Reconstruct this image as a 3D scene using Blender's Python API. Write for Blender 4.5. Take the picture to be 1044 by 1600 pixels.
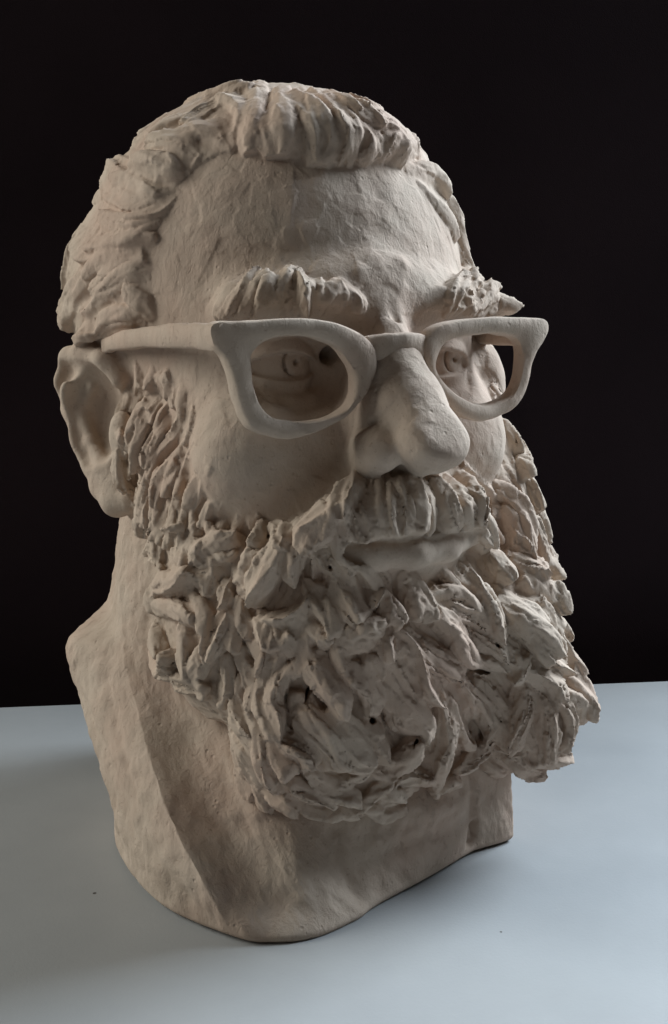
import bpy, math, random
from concurrent.futures import ThreadPoolExecutor
import numpy as np
from mathutils import Vector, Matrix
for o in list(bpy.data.objects): bpy.data.objects.remove(o)
SC = bpy.context.scene
S = 0.01                       # modelling in centimetres
ZC = 25.0                      # height of the eye line above the table, cm
# ------------------------------------------------------------------ camera
cam = bpy.data.cameras.new('camera'); cam_ob = bpy.data.objects.new('camera', cam); SC.collection.objects.link(cam_ob)
cam.sensor_fit = 'VERTICAL'; cam.sensor_height = 24.0; cam.lens = 25.5; cam.clip_start = 0.01; cam.clip_end = 50
az, el = math.radians(27), math.radians(10)
fw = Vector((math.sin(az) * math.cos(el), math.cos(az) * math.cos(el), -math.sin(el)))
rt = Vector((math.cos(az), -math.sin(az), 0)); up = rt.cross(fw)
CAM = Vector((-23.576, -50.791, 26.113))
cam_ob.matrix_world = Matrix(((rt.x, up.x, -fw.x, CAM.x * S), (rt.y, up.y, -fw.y, CAM.y * S), (rt.z, up.z, -fw.z, CAM.z * S), (0, 0, 0, 1)))
SC.camera = cam_ob
# ------------------------------------------------------------------ light: a dim room, one tall window to the right, a weaker one behind to the left
world = bpy.data.worlds.new('World'); SC.world = world; world.use_nodes = True
bg = world.node_tree.nodes['Background']; bg.inputs[0].default_value = (1.0, .83, .71, 1); bg.inputs[1].default_value = 0.031
def window_light(name, loc, target, sx, sy, power, col):
    l = bpy.data.lights.new(name, 'AREA'); l.shape = 'RECTANGLE'; l.size = sx; l.size_y = sy; l.energy = power; l.color = col
    o = bpy.data.objects.new(name, l); SC.collection.objects.link(o); o.location = loc
    o.rotation_euler = (Vector(target) - Vector(loc)).to_track_quat('-Z', 'Y').to_euler(); return o
window_light('window_light_right', (1.22, .06, 1.1), (0, -.05, .2), 0.9, 0.9, 74.0, (.74, .87, 1.0))
window_light('window_light_left', (-1.35, .75, .95), (-.1, 0, .1), 1.1, 1.0, 26.0, (.97, 1.0, .96))
SC.view_settings.view_transform = 'Standard'; SC.view_settings.look = 'None'; SC.view_settings.exposure = 0.0; SC.view_settings.gamma = 1.0
SC.view_settings.use_curve_mapping = False
# ------------------------------------------------------------------ helpers
COL = SC.collection
def tag(o, label=None, cat=None, group=None, kind=None):
    if label: o['label'] = label
    if cat: o['category'] = cat
    if group: o['group'] = group
    if kind: o['kind'] = kind
    return o
def mesh_ob(name, v, f, mat, parent=None, angle=None, zoff=True):
    """v in cm; head-frame points get the eye height added"""
    v = np.asarray(v, np.float64).copy()
    if zoff: v[:, 2] += ZC
    me = bpy.data.meshes.new(name)
    if isinstance(f, np.ndarray):
        k = f.shape[1]; nf = len(f)
        me.vertices.add(len(v)); me.vertices.foreach_set('co', (v * S).astype(np.float32).ravel())
        me.loops.add(nf * k); me.loops.foreach_set('vertex_index', f.astype(np.int32).ravel())
        me.polygons.add(nf); me.polygons.foreach_set('loop_start', np.arange(0, nf * k, k, dtype=np.int32))
        me.update(calc_edges=True); me.validate()
    else:
        me.from_pydata((v * S).tolist(), [], f); me.update()
    me.polygons.foreach_set('use_smooth', np.ones(len(me.polygons), bool))
    if angle: me.set_sharp_from_angle(angle=math.radians(angle))
    o = bpy.data.objects.new(name, me); COL.objects.link(o)
    if mat: me.materials.append(mat)
    if parent: o.parent = parent
    return o
def empty(name, parent=None):
    o = bpy.data.objects.new(name, None); COL.objects.link(o); o.empty_display_size = .05
    if parent: o.parent = parent
    return o
def _hash(i, j, k, s):
    n = (i * 73856093) ^ (j * 19349663) ^ (k * 83492791) ^ (s * 2654435761 % 2147483647)
    n = (n ^ (n >> 13)) * 1274126177 & 0x7fffffff
    n = (n ^ (n >> 16)) * 668265263 & 0x7fffffff
    return (n & 0xffff) / 32767.5 - 1.0
def vnoise(p, s=0):
    """value noise, -1..1"""
    q = np.floor(p).astype(np.int64); t = p - q; t = t * t * (3 - 2 * t); r = 0
    for a in (0, 1):
        for b in (0, 1):
            for c in (0, 1):
                w = (t[..., 0] if a else 1 - t[..., 0]) * (t[..., 1] if b else 1 - t[..., 1]) * (t[..., 2] if c else 1 - t[..., 2])
                r = r + w * _hash(q[..., 0] + a, q[..., 1] + b, q[..., 2] + c, s)
    return r
def fbm(p, scale, octs=3, s=0):
    r = 0; a = 1.0; q = np.asarray(p, np.float64) / scale
    for o in range(octs):
        r = r + a * vnoise(q, s + o * 17); q = q * 2.03 + 7.1; a *= .5
    return r
def field(fn, lo, hi, h):
    """fn on a grid, evaluated only in blocks near its surface"""
    B = 8; lo = np.array(lo, float); n = (np.ceil((np.array(hi) - lo) / (h * B)).astype(int)) * B; nb = n // B
    g = np.stack(np.meshgrid(*[np.arange(k) for k in nb], indexing='ij'), -1).reshape(-1, 3)
    dc = fn((lo + (g + .5) * B * h).astype(np.float32))
    F = np.repeat(np.repeat(np.repeat(np.sign(dc).reshape(nb).astype(np.float32) * 9, B, 0), B, 1), B, 2)
    act = g[np.abs(dc) < B * h * 1.2]
    off = np.stack(np.meshgrid(*[np.arange(B)] * 3, indexing='ij'), -1).reshape(-1, 3)
    def job(c):
        ix = (act[c:c + 400, None, :] * B + off[None]).reshape(-1, 3); return ix, fn((lo + ix * h).astype(np.float32))
    with ThreadPoolExecutor(4) as ex:
        for ix, v in ex.map(job, range(0, len(act), 400)): F[ix[:, 0], ix[:, 1], ix[:, 2]] = v
    return F
def surface(F, lo, h):
    """mesh of F = 0 (surface nets)"""
    I = (F < 0).astype(np.uint8); lo = np.array(lo, float)
    a, b = slice(None, -1), slice(1, None)
    cnt = sum(I[x, y, z] for x in (a, b) for y in (a, b) for z in (a, b))
    cell = np.argwhere((cnt > 0) & (cnt < 8)); del cnt
    idx = np.full(F.shape, -1, np.int32); idx[cell[:, 0], cell[:, 1], cell[:, 2]] = np.arange(len(cell))
    V = np.zeros((len(cell), 3)); W = np.zeros(len(cell))
    for ax in range(3):
        o1, o2 = [q for q in range(3) if q != ax]
        for u_ in (0, 1):
            for w_ in (0, 1):
                c0 = cell.copy(); c0[:, o1] += u_; c0[:, o2] += w_; c1 = c0.copy(); c1[:, ax] += 1
                f0 = F[c0[:, 0], c0[:, 1], c0[:, 2]]; f1 = F[c1[:, 0], c1[:, 1], c1[:, 2]]
                m = (f0 < 0) != (f1 < 0); t = f0[m] / (f0[m] - f1[m])
                P = c0[m].astype(float); P[:, ax] += t; V[m] += P; W[m] += 1
    V = lo + V / W[:, None] * h
    Q = []
    for ax in range(3):
        sl0 = [slice(None)] * 3; sl1 = [slice(None)] * 3; sl0[ax] = a; sl1[ax] = b
        A = I[tuple(sl0)]; Bq = I[tuple(sl1)]
        e = np.argwhere(A != Bq); inside = A[e[:, 0], e[:, 1], e[:, 2]] == 1
        o1, o2 = (ax + 1) % 3, (ax + 2) % 3
        ok = (e[:, o1] > 0) & (e[:, o2] > 0); e = e[ok]; inside = inside[ok]
        def at(d1, d2):
            q = e.copy(); q[:, o1] -= d1; q[:, o2] -= d2; return idx[q[:, 0], q[:, 1], q[:, 2]]
        q = np.stack([at(1, 1), at(0, 1), at(0, 0), at(1, 0)], -1)
        q[~inside] = q[~inside][:, ::-1]; Q.append(q)
    Q = np.concatenate(Q); Q = Q[(Q >= 0).all(1)]
    return V, Q
def vnormals(V, Q):
    n = np.cross(V[Q[:, 2]] - V[Q[:, 0]], V[Q[:, 3]] - V[Q[:, 1]]); N = np.zeros_like(V)
    for k in range(4): np.add.at(N, Q[:, k], n)
    return N / np.maximum(np.linalg.norm(N, axis=1, keepdims=True), 1e-9)
# ------------------------------------------------------------------ materials
def nodes(name):
    m = bpy.data.materials.new(name); m.use_nodes = True; nt = m.node_tree
    return m, nt, nt.nodes['Principled BSDF'], lambda t, **k: _n(nt, t, k)
def _n(nt, t, k):
    n = nt.nodes.new(t)
    for a, v in k.items():
        if a.startswith('i_'):
            s = a[2:]; n.inputs[int(s) if s.isdigit() else s].default_value = v
        else: setattr(n, a, v)
    return n
def ramp(n, stops):
    r = n.color_ramp
    while len(r.elements) < len(stops): r.elements.new(.5)
    for e, (p, c) in zip(r.elements, stops): e.position = p; e.color = (*c, 1)
def clay_material(name, base, dark, grain=1.0, marks=1.0, cuts=0.0):
    m, nt, P, N = nodes(name); L = nt.links.new
    tc = N('ShaderNodeTexCoord')
    n1 = N('ShaderNodeTexNoise', i_Scale=38, i_Detail=6, i_Roughness=.62); L(tc.outputs['Object'], n1.inputs['Vector'])
    r1 = N('ShaderNodeValToRGB'); ramp(r1, [(.32, dark), (.62, base), (.8, tuple(min(1, c * 1.06) for c in base))]); L(n1.outputs['Fac'], r1.inputs['Fac'])
    # iron specks and chalky smears
    n2 = N('ShaderNodeTexNoise', i_Scale=520, i_Detail=3, i_Roughness=.7); L(tc.outputs['Object'], n2.inputs['Vector'])
    r2 = N('ShaderNodeValToRGB'); ramp(r2, [(.26, (.55, .5, .45)), (.40, (1, 1, 1)), (.7, (1, 1, 1))]); L(n2.outputs['Fac'], r2.inputs['Fac'])
    n0 = N('ShaderNodeTexNoise', i_Scale=14, i_Detail=4, i_Roughness=.6); L(tc.outputs['Object'], n0.inputs['Vector'])
    m0 = N('ShaderNodeMapRange'); m0.inputs['From Min'].default_value = .42; m0.inputs['From Max'].default_value = .66; L(n0.outputs['Fac'], m0.inputs['Value'])
    pk = N('ShaderNodeMix', data_type='RGBA'); pk.inputs['B'].default_value = (.48, .35, .27, 1); L(m0.outputs['Result'], pk.inputs['Factor']); L(r1.outputs['Color'], pk.inputs['A'])
    mx = N('ShaderNodeMix', data_type='RGBA', blend_type='MULTIPLY'); mx.inputs['Factor'].default_value = .55
    L(pk.outputs['Result'], mx.inputs['A']); L(r2.outputs['Color'], mx.inputs['B']); L(mx.outputs['Result'], P.inputs['Base Color'])
    P.inputs['Roughness'].default_value = .88; P.inputs['Specular IOR Level'].default_value = .25
    # relief: grain, dragged tool marks, pits
    mp = N('ShaderNodeMapping'); mp.inputs['Scale'].default_value = (200, 200, 110); mp.inputs['Rotation'].default_value = (.25, .35, .2); L(tc.outputs['Object'], mp.inputs['Vector'])
    n3 = N('ShaderNodeTexNoise', i_Scale=1, i_Detail=5, i_Roughness=.65, i_Distortion=.6); L(mp.outputs['Vector'], n3.inputs['Vector'])
    n4 = N('ShaderNodeTexNoise', i_Scale=900, i_Detail=4, i_Roughness=.7); L(tc.outputs['Object'], n4.inputs['Vector'])
    v5 = N('ShaderNodeTexVoronoi', i_Scale=210, i_Randomness=1.0); L(tc.outputs['Object'], v5.inputs['Vector'])
    r5 = N('ShaderNodeMapRange'); r5.inputs['From Min'].default_value = .0; r5.inputs['From Max'].default_value = .22; r5.inputs['To Min'].default_value = 0; r5.inputs['To Max'].default_value = 1; L(v5.outputs['Distance'], r5.inputs['Value'])
    n6 = N('ShaderNodeTexNoise', i_Scale=60, i_Detail=2); L(tc.outputs['Object'], n6.inputs['Vector'])
    mk = N('ShaderNodeMapRange'); mk.inputs['From Min'].default_value = .52; mk.inputs['From Max'].default_value = .6; L(n6.outputs['Fac'], mk.inputs['Value'])
    pit = N('ShaderNodeMix', data_type='FLOAT'); pit.inputs['A'].default_value = 1.0; L(mk.outputs['Result'], pit.inputs['Factor']); L(r5.outputs['Result'], pit.inputs['B'])
    b1 = N('ShaderNodeBump', i_Strength=.42 * marks, i_Distance=.0014); L(n3.outputs['Fac'], b1.inputs['Height'])
    b2 = N('ShaderNodeBump', i_Strength=.38 * grain, i_Distance=.0006); L(n4.outputs['Fac'], b2.inputs['Height']); L(b1.outputs['Normal'], b2.inputs['Normal'])
    b3 = N('ShaderNodeBump', i_Strength=.5 * marks, i_Distance=.0008); L(pit.outputs['Result'], b3.inputs['Height']); L(b2.outputs['Normal'], b3.inputs['Normal'])
    # torn, dragged streaks left by the wooden tool
    mq = N('ShaderNodeMapping'); mq.inputs['Scale'].default_value = (170, 170, 45); mq.inputs['Rotation'].default_value = (-.3, .5, .4); L(tc.outputs['Object'], mq.inputs['Vector'])
    n7 = N('ShaderNodeTexNoise', i_Scale=1, i_Detail=6, i_Roughness=.7, i_Distortion=1.2); L(mq.outputs['Vector'], n7.inputs['Vector'])
    r7 = N('ShaderNodeMapRange'); r7.inputs['From Min'].default_value = .30; r7.inputs['From Max'].default_value = .42; L(n7.outputs['Fac'], r7.inputs['Value'])
    st = N('ShaderNodeMix', data_type='FLOAT'); st.inputs['A'].default_value = 1.0; L(m0.outputs['Result'], st.inputs['Factor']); L(r7.outputs['Result'], st.inputs['B'])
    b4 = N('ShaderNodeBump', i_Strength=.55 * marks, i_Distance=.0009); L(st.outputs['Result'], b4.inputs['Height']); L(b3.outputs['Normal'], b4.inputs['Normal'])
    last = b4
    if cuts:      # short knife cuts
        n8 = N('ShaderNodeTexNoise', noise_type='RIDGED_MULTIFRACTAL', i_Scale=120, i_Detail=3, i_Roughness=.55, i_Lacunarity=2.2, i_Distortion=.5); L(tc.outputs['Object'], n8.inputs['Vector'])
        b5 = N('ShaderNodeBump', i_Strength=cuts, i_Distance=.0012); L(n8.outputs['Fac'], b5.inputs['Height']); L(b4.outputs['Normal'], b5.inputs['Normal']); last = b5
    L(last.outputs['Normal'], P.inputs['Normal'])
    return m
CLAY = clay_material('fired_clay', (.53, .425, .335), (.43, .338, .262))
CLAY_ROUGH = clay_material('scraped_clay', (.53, .425, .335), (.43, .338, .262), 1.1, 1.25)
CLAY_HAIR = clay_material('cut_clay', (.53, .425, .335), (.42, .328, .252), .8, .6, .5)
def table_material():
    m, nt, P, N = nodes('white_table_top'); L = nt.links.new; tc = N('ShaderNodeTexCoord')
    n1 = N('ShaderNodeTexNoise', i_Scale=11, i_Detail=8, i_Roughness=.65); L(tc.outputs['Object'], n1.inputs['Vector'])
    r1 = N('ShaderNodeValToRGB'); ramp(r1, [(.3, (.30, .302, .30)), (.7, (.335, .336, .332))]); L(n1.outputs['Fac'], r1.inputs['Fac'])
    v = N('ShaderNodeTexVoronoi', voronoi_dimensions='2D', i_Scale=26); L(tc.outputs['Object'], v.inputs['Vector'])                      # crumbs of dry clay and dirt
    sp = N('ShaderNodeSeparateColor'); L(v.outputs['Color'], sp.inputs['Color'])
    th = N('ShaderNodeMath', operation='MULTIPLY'); th.inputs[1].default_value = .06; L(sp.outputs['Red'], th.inputs[0])
    pw = N('ShaderNodeMath', operation='SUBTRACT'); pw.inputs[1].default_value = .025; L(th.outputs[0], pw.inputs[0])
    ls = N('ShaderNodeMath', operation='LESS_THAN'); L(v.outputs['Distance'], ls.inputs[0]); L(pw.outputs[0], ls.inputs[1])
    ch = N('ShaderNodeMath', operation='GREATER_THAN'); ch.inputs[1].default_value = .86; L(sp.outputs['Green'], ch.inputs[0])
    mu = N('ShaderNodeMath', operation='MULTIPLY'); L(ls.outputs[0], mu.inputs[0]); L(ch.outputs[0], mu.inputs[1])
    mx = N('ShaderNodeMix', data_type='RGBA'); mx.inputs['B'].default_value = (.05, .042, .035, 1); L(mu.outputs[0], mx.inputs['Factor']); L(r1.outputs['Color'], mx.inputs['A'])
    L(mx.outputs['Result'], P.inputs['Base Color']); P.inputs['Specular IOR Level'].default_value = .4
    n3 = N('ShaderNodeTexNoise', i_Scale=24, i_Detail=6); L(tc.outputs['Object'], n3.inputs['Vector'])
    r3 = N('ShaderNodeMapRange'); r3.inputs['To Min'].default_value = .38; r3.inputs['To Max'].default_value = .62; L(n3.outputs['Fac'], r3.inputs['Value']); L(r3.outputs['Result'], P.inputs['Roughness'])
    n2 = N('ShaderNodeTexNoise', i_Scale=600, i_Detail=4, i_Roughness=.7); L(tc.outputs['Object'], n2.inputs['Vector'])
    b = N('ShaderNodeBump', i_Strength=.2, i_Distance=.0005); L(n2.outputs['Fac'], b.inputs['Height']); L(b.outputs['Normal'], P.inputs['Normal'])
    return m
def backdrop_material():
    m, nt, P, N = nodes('dark_brown_cloth'); L = nt.links.new; tc = N('ShaderNodeTexCoord')
    n1 = N('ShaderNodeTexNoise', i_Scale=6, i_Detail=6); L(tc.outputs['Object'], n1.inputs['Vector'])
    r1 = N('ShaderNodeValToRGB'); ramp(r1, [(.3, (.0135, .0085, .0095)), (.7, (.02, .0125, .014))]); L(n1.outputs['Fac'], r1.inputs['Fac'])
    L(r1.outputs['Color'], P.inputs['Base Color']); P.inputs['Roughness'].default_value = .95; P.inputs['Specular IOR Level'].default_value = .08
    n2 = N('ShaderNodeTexNoise', i_Scale=1500, i_Detail=2); L(tc.outputs['Object'], n2.inputs['Vector'])
    b = N('ShaderNodeBump', i_Strength=.4, i_Distance=.0005); L(n2.outputs['Fac'], b.inputs['Height']); L(b.outputs['Normal'], P.inputs['Normal'])
    return m
# ------------------------------------------------------------------ the table and the dark cloth behind it
def setting():
    e0, e1 = np.array([-11.65, 23.19]), np.array([33.28, 6.52])           # two points on the table's back edge, cm
    d = (e1 - e0) / np.linalg.norm(e1 - e0); nrm = np.array([d[1], -d[0]])     # towards the camera
    A, B = e0 - d * 70, e1 + d * 60; near = 120
    tv, tf = [], []
    pr = [(near, 0), (.35, 0), (.1, -.1), (0, -.35), (0, -3.0), (near, -3.0)]
    for q in (A, B):
        for a, z in pr: tv.append((*(q + nrm * a), z))
    n = len(pr)
    for i in range(n): tf.append([i, (i + 1) % n, n + (i + 1) % n, n + i])
    tf += [list(range(n))[::-1], list(range(n, 2 * n))]
    t = mesh_ob('table', np.array(tv), tf, table_material(), None, 40, False)
    tag(t, 'white table top under the clay bust', 'table', None, 'structure')
    bv, bf = [], []; nx, nz = 120, 40; b0, b1 = e0 - d * 30 - nrm * 7, e1 + d * 20 - nrm * 7
    for k in range(nz + 1):
        for i in range(nx + 1):
            q = b0 + (b1 - b0) * i / nx; w = .05 * math.sin(i * .23 + 1)
            q = q + nrm * w * .5; bv.append((q[0], q[1], -40 + k * 2.55))
    for k in range(nz):
        for i in range(nx):
            a = k * (nx + 1) + i; bf.append([a, a + 1, a + nx + 2, a + nx + 1])
    b = mesh_ob('backdrop', np.array(bv), bf, backdrop_material(), None, None, False)
    tag(b, 'dark brown cloth hanging behind the table', 'backdrop', None, 'structure')
setting()
# ------------------------------------------------------------------ clay volumes (distance fields, centimetres, origin between the eyes)
f32 = np.float32
def smin(a, b, k):
    h = np.clip(0.5 + 0.5 * (b - a) / k, 0, 1)
    return b + (a - b) * h - k * h * (1 - h)
def smax(a, b, k): return -smin(-a, -b, k)
def ell(p, c, r, rot=None):
    q = p - np.array(c, f32)
    if rot is not None: q = q @ np.array(rot, f32)
    r = np.array(r, f32)
    k0 = np.sqrt(((q / r) ** 2).sum(-1)); k1 = np.sqrt(((q / (r * r)) ** 2).sum(-1))
    return k0 * (k0 - 1) / np.maximum(k1, 1e-6)
def sell(p, c, r, n=3.0):
    q = np.abs(p - np.array(c, f32)) / np.array(r, f32)
    return ((q ** n).sum(-1) ** (1.0 / n) - 1) * min(r)
def cap(p, a, b, ra, rb=None):
    rb = ra if rb is None else rb
    a = np.array(a, f32); d = np.array(b, f32) - a; q = p - a
    t = np.clip((q @ d) / (d @ d), 0, 1)
    return np.sqrt(((q - t[..., None] * d) ** 2).sum(-1)) - (ra + (rb - ra) * t)
def chain(p, pts, rad, k=0.3):
    d = None
    for i in range(len(pts) - 1):
        e = cap(p, pts[i], pts[i + 1], rad[i], rad[i + 1])
        d = e if d is None else smin(d, e, k)
    return d
def rx(a):
    c, s = math.cos(a), math.sin(a); return [[1, 0, 0], [0, c, -s], [0, s, c]]
def rz(a):
    c, s = math.cos(a), math.sin(a); return [[c, -s, 0], [s, c, 0], [0, 0, 1]]
def local(d, p, lo, hi, fn):
    """apply fn to the points inside a box only"""
    m = np.all((p > np.array(lo, f32)) & (p < np.array(hi, f32)), -1)
    if m.any():
        d[m] = fn(d[m], p[m])
    return d
SKC, SKR = (0, 2, 3.0), (9.2, 10, 9.4)
EARPATH = [(-8.9, .9, -1.7), (-9.4, 1.6, -.85), (-9.85, 3.1, -.35), (-10.25, 4.6, -.75), (-10.42, 5.2, -2.0), (-10.25, 4.8, -3.4), (-9.98, 3.8, -4.8), (-9.75, 2.5, -6.1), (-9.55, 1.8, -7.0), (-9.2, .9, -7.6), (-8.8, .1, -7.5)]
def sd_face(p):
    d = ell(p, SKC, SKR)
    d = smin(d, sell(p, (0, -1.6, -4.6), (7.7, 7.9, 9.0), 2.7), 2.2)
    d = smin(d, cap(p, (0, 2, -6), (0, 3.0, -19), 7.2, 7.8), 2.0)
    sx = np.stack([np.abs(p[..., 0]), p[..., 1], p[..., 2]], -1)          # mirrored half
    # brow ridge and the bulge between the brows
    d = local(d, sx, (-1, -14, -3), (10, 0, 6), lambda d, q: smin(smin(d, cap(q, (1.6, -7.9, 2.1), (5.6, -6.9, 1.8), 1.15, .85), 1.3), cap(q, (0, -7.7, 2.9), (0.0, -8.2, 1.6), 1.25), .9))
    d = local(d, p, (3, -11, -2), (10, -2, 5), lambda d, q: smin(d, cap(q, (5.0, -7.0, 1.8), (7.4, -6.0, 1.7), .95, .8), .7))
    d = local(d, p, (4, -10, -6), (10, 2, 3), lambda d, q: smin(d, ell(q, (7.6, -4.0, -2.1), (1.65, 2.9, 2.6)), .9))
    d = local(d, sx, (0, -12, -1), (10, -3, 5), lambda d, q: smin(d, chain(q, [(1.6, -8.8, 1.7), (3.2, -8.75, 2.05), (5.0, -7.85, 2.0), (6.6, -6.8, 1.45)], [.35, .48, .48, .3], .4), .4))
    # eye sockets
    d = local(d, sx, (-1, -16, -5), (10, 0, 3), lambda d, q: smax(d, -ell(q, (3.95, -9.8, -1.05), (3.1, 3.1, 2.1)), .5))
    d = local(d, sx, (0, -12, -3), (3, -4, 2), lambda d, q: smax(d, -ell(q, (1.75, -8.4, -.4), (.4, 2.3, .45)), .35))
    def eye(d, q, gx):
        c = np.array((4.0, -6.2, -.85), f32); v = q - c; rad = np.sqrt((v ** 2).sum(-1)); X, Z = v[..., 0], v[..., 2]
        ball = rad - 1.72
        r = np.sqrt((X - gx) ** 2 + (Z - .16) ** 2); front = np.clip(v[..., 1] + 1.0, 0, 9)
        ball = smax(ball, -(np.abs(r - .62) - .06 + np.clip(v[..., 1] + 1.48, 0, 9)), .12)      # edge of the iris
        ball = smax(ball, -(r - .19 + .25 * np.clip(v[..., 1] + 1.75, 0, 9) + np.clip(v[..., 1] + 1.25, 0, 9)), .12)       # drilled pupil
        up = smax(rad - 2.06, -(Z - .62 + .17 * X * X), .06)
        lo = smax(rad - 1.95, (Z + .66 - .13 * X * X), .06)
        e = smin(smin(d, ball, .1), smin(up, lo, .08), .16)
        bag = chain(q, [(2.0, -7.3, -1.9), (2.8, -7.75, -2.45), (3.7, -7.9, -2.65), (4.7, -7.6, -2.45), (5.5, -6.9, -1.9)], [.18, .3, .36, .3, .18], .2)
        e = smin(e, bag, .18)
        fold = chain(q, [(2.2, -7.5, .2), (3.1, -8.0, .7), (4.3, -7.9, .78), (5.7, -7.0, .1), (6.2, -6.5, -.5)], [.14, .24, .26, .2, .14], .2)
        return smin(e, fold, .22)
    d = local(d, p * np.array((-1, 1, 1), f32), (1, -10, -4), (7, -3, 2.2), lambda d, q: eye(d, q, -.5))          # both look to the bust's left
    d = local(d, p, (1, -10, -4), (7, -3, 2.2), lambda d, q: eye(d, q, .7))
    # nose
    def nose(d, q):
        s = np.stack([np.abs(q[..., 0] - .08), q[..., 1], q[..., 2]], -1)
        n = smin(cap(q, (0, -8.2, .9), (0, -10.4, -4.0), 1.25, 2.1), cap(q, (0, -9.6, .3), (.05, -11.5, -2.2), .95, 1.25), .8)
        n = smin(n, cap(q, (.05, -11.5, -2.2), (.12, -13.0, -3.55), 1.2, 1.35), .5)
        n = smin(n, ell(q, (.15, -13.2, -3.75), (1.5, 1.5, 1.25)), .3)
        n = smin(n, cap(q, (.12, -13.0, -4.35), (0, -11.2, -5.0), .7, .75), .35)
        n = smin(n, ell(s, (1.62, -11.3, -4.3), (.98, 1.4, .98)), .42)
        n = smax(n, -ell(s, (.95, -11.85, -5.4), (.55, 1.0, .62)), .2)
        n = smax(n, (-.80 * q[..., 1] + .60 * (q[..., 2] + 2.2) - 10.62), .5)      # planed bridge
        e = smin(d, n, .75)
        return smax(e, -chain(s, [(1.5, -11.3, -3.1), (2.2, -10.7, -3.35), (2.75, -10.5, -4.2), (2.7, -10.6, -5.1)], [.03, .07, .13, .12], .1), .3)
    d = local(d, p, (-4.5, -16, -7.5), (4.5, -5, 2.5), nose)
    # cheeks, muzzle, lips
    d = local(d, sx, (-1, -16, -16), (10, 2, 0), lambda d, q: smin(d, ell(q, (4.9, -6.9, -4.7), (2.9, 2.3, 2.7)), 1.4))
    d = local(d, sx, (-1, -16, -16), (10, 2, -3), lambda d, q: smin(d, ell(q, (0, -7.6, -8.3), (4.9, 4.4, 3.9)), 1.3))
    d = local(d, sx, (0, -16, -12), (7, -4, -3), lambda d, q: smax(d, -chain(q, [(2.7, -10.9, -4.3), (3.6, -10.7, -5.8), (4.5, -10.0, -7.4)], [.2, .3, .25], .2), .7))
    lip = lambda d, q: smin(d, chain(q, [(-3.6, -10.7, -8.35), (-1.8, -11.75, -8.45), (0, -12.1, -8.45), (1.8, -11.75, -8.45), (3.6, -10.7, -8.35)], [.5, .62, .62, .62, .5], .4), .5)
    d = local(d, p, (-6, -16, -11), (6, -7, -6), lip)
    # forehead furrows above the nose
    def furrow(d, q):
        e = smax(d, -chain(q, [(-1.0, -9.9, .7), (-.75, -9.75, 1.9), (-1.2, -9.2, 3.2)], [.1, .16, .06], .1), .3)
        e = smax(e, -chain(q, [(1.15, -9.9, .6), (.95, -9.7, 1.9), (1.5, -9.1, 3.1)], [.1, .16, .06], .1), .3)
        e = smax(e, -chain(q, [(.2, -10.0, 1.1), (.15, -9.6, 2.5)], [.1, .05], .1), .3)
        e = smin(e, cap(q, (-.5, -9.0, 1.0), (-.95, -8.6, 3.0), .42, .2), .55)
        e = smin(e, cap(q, (.6, -9.0, 1.0), (1.2, -8.4, 3.4), .42, .2), .55)
        return e
    d = local(d, p, (-4, -13, -.8), (4, -6, 5), furrow)
    # ears
    def ear(d, q):
        m = np.stack([-np.abs(q[..., 0]), q[..., 1], q[..., 2]], -1)
        rim = chain(m, EARPATH, [.42, .46, .5, .52, .5, .48, .46, .5, .62, .72, .6], .4)
        plate = chain(m, [(-8.4, 2.0, -1.4), (-9.35, 3.9, -2.4), (-9.0, 3.0, -4.6), (-8.6, 1.4, -6.6)], [1.2, 1.45, 1.45, 1.1], .9)
        e = smin(plate, rim, .6)
        e = smax(e, -ell(m, (-10.3, 2.0, -3.5), (1.9, 1.9, 2.6), rz(.35)), .25)
        e = smax(e, -chain(m, [(-10.4, 2.6, -1.25), (-10.75, 4.3, -1.5), (-10.95, 4.75, -2.8)], [.3, .5, .3], .2), .3)
        e = smin(e, chain(m, [(-9.6, 3.3, -2.2), (-9.95, 4.05, -3.3), (-9.75, 3.2, -4.9), (-9.5, 1.9, -6.0)], [.1, .2, .22, .25], .3), .6)
        e = smin(e, ell(m, (-9.0, .2, -4.4), (.6, .8, 1.2)), .6)
        return smin(d, e, .4)
    d = local(d, sx, (6.5, -2.5, -10), (13, 9, 1.5), ear)
    return d
HL = [(-8.1, -6), (-7.95, .8), (-8.0, 3.4), (-7.85, 4.8), (-7.3, 6.4), (-6.5, 7.35), (-5.6, 7.9), (-4.7, 8.3), (-4.2, 8.0), (-2.9, 7.8), (-1, 7.7), (1.6, 7.8), (3.4, 7.85), (4.2, 8.2), (5.2, 7.7), (6.4, 6.6), (7.2, 5.2), (7.6, 3), (7.9, .8), (8.1, -6)]
def poly2(x, z, P):
    """signed distance to a closed 2-D polygon"""
    P = np.array(P, f32); n = len(P); d = np.full(x.shape, 1e9, f32); s = np.ones(x.shape, f32)
    for i in range(n):
        a, b = P[i], P[i - 1]; e = b - a; wx, wz = x - a[0], z - a[1]
        t = np.clip((wx * e[0] + wz * e[1]) / (e @ e), 0, 1)
        d = np.minimum(d, (wx - e[0] * t) ** 2 + (wz - e[1] * t) ** 2)
        c1 = z >= a[1]; c2 = z < b[1]; c3 = e[0] * wz > e[1] * wx
        s = np.where((c1 & c2 & c3) | (~c1 & ~c2 & ~c3), -s, s)
    return s * np.sqrt(d)
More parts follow.
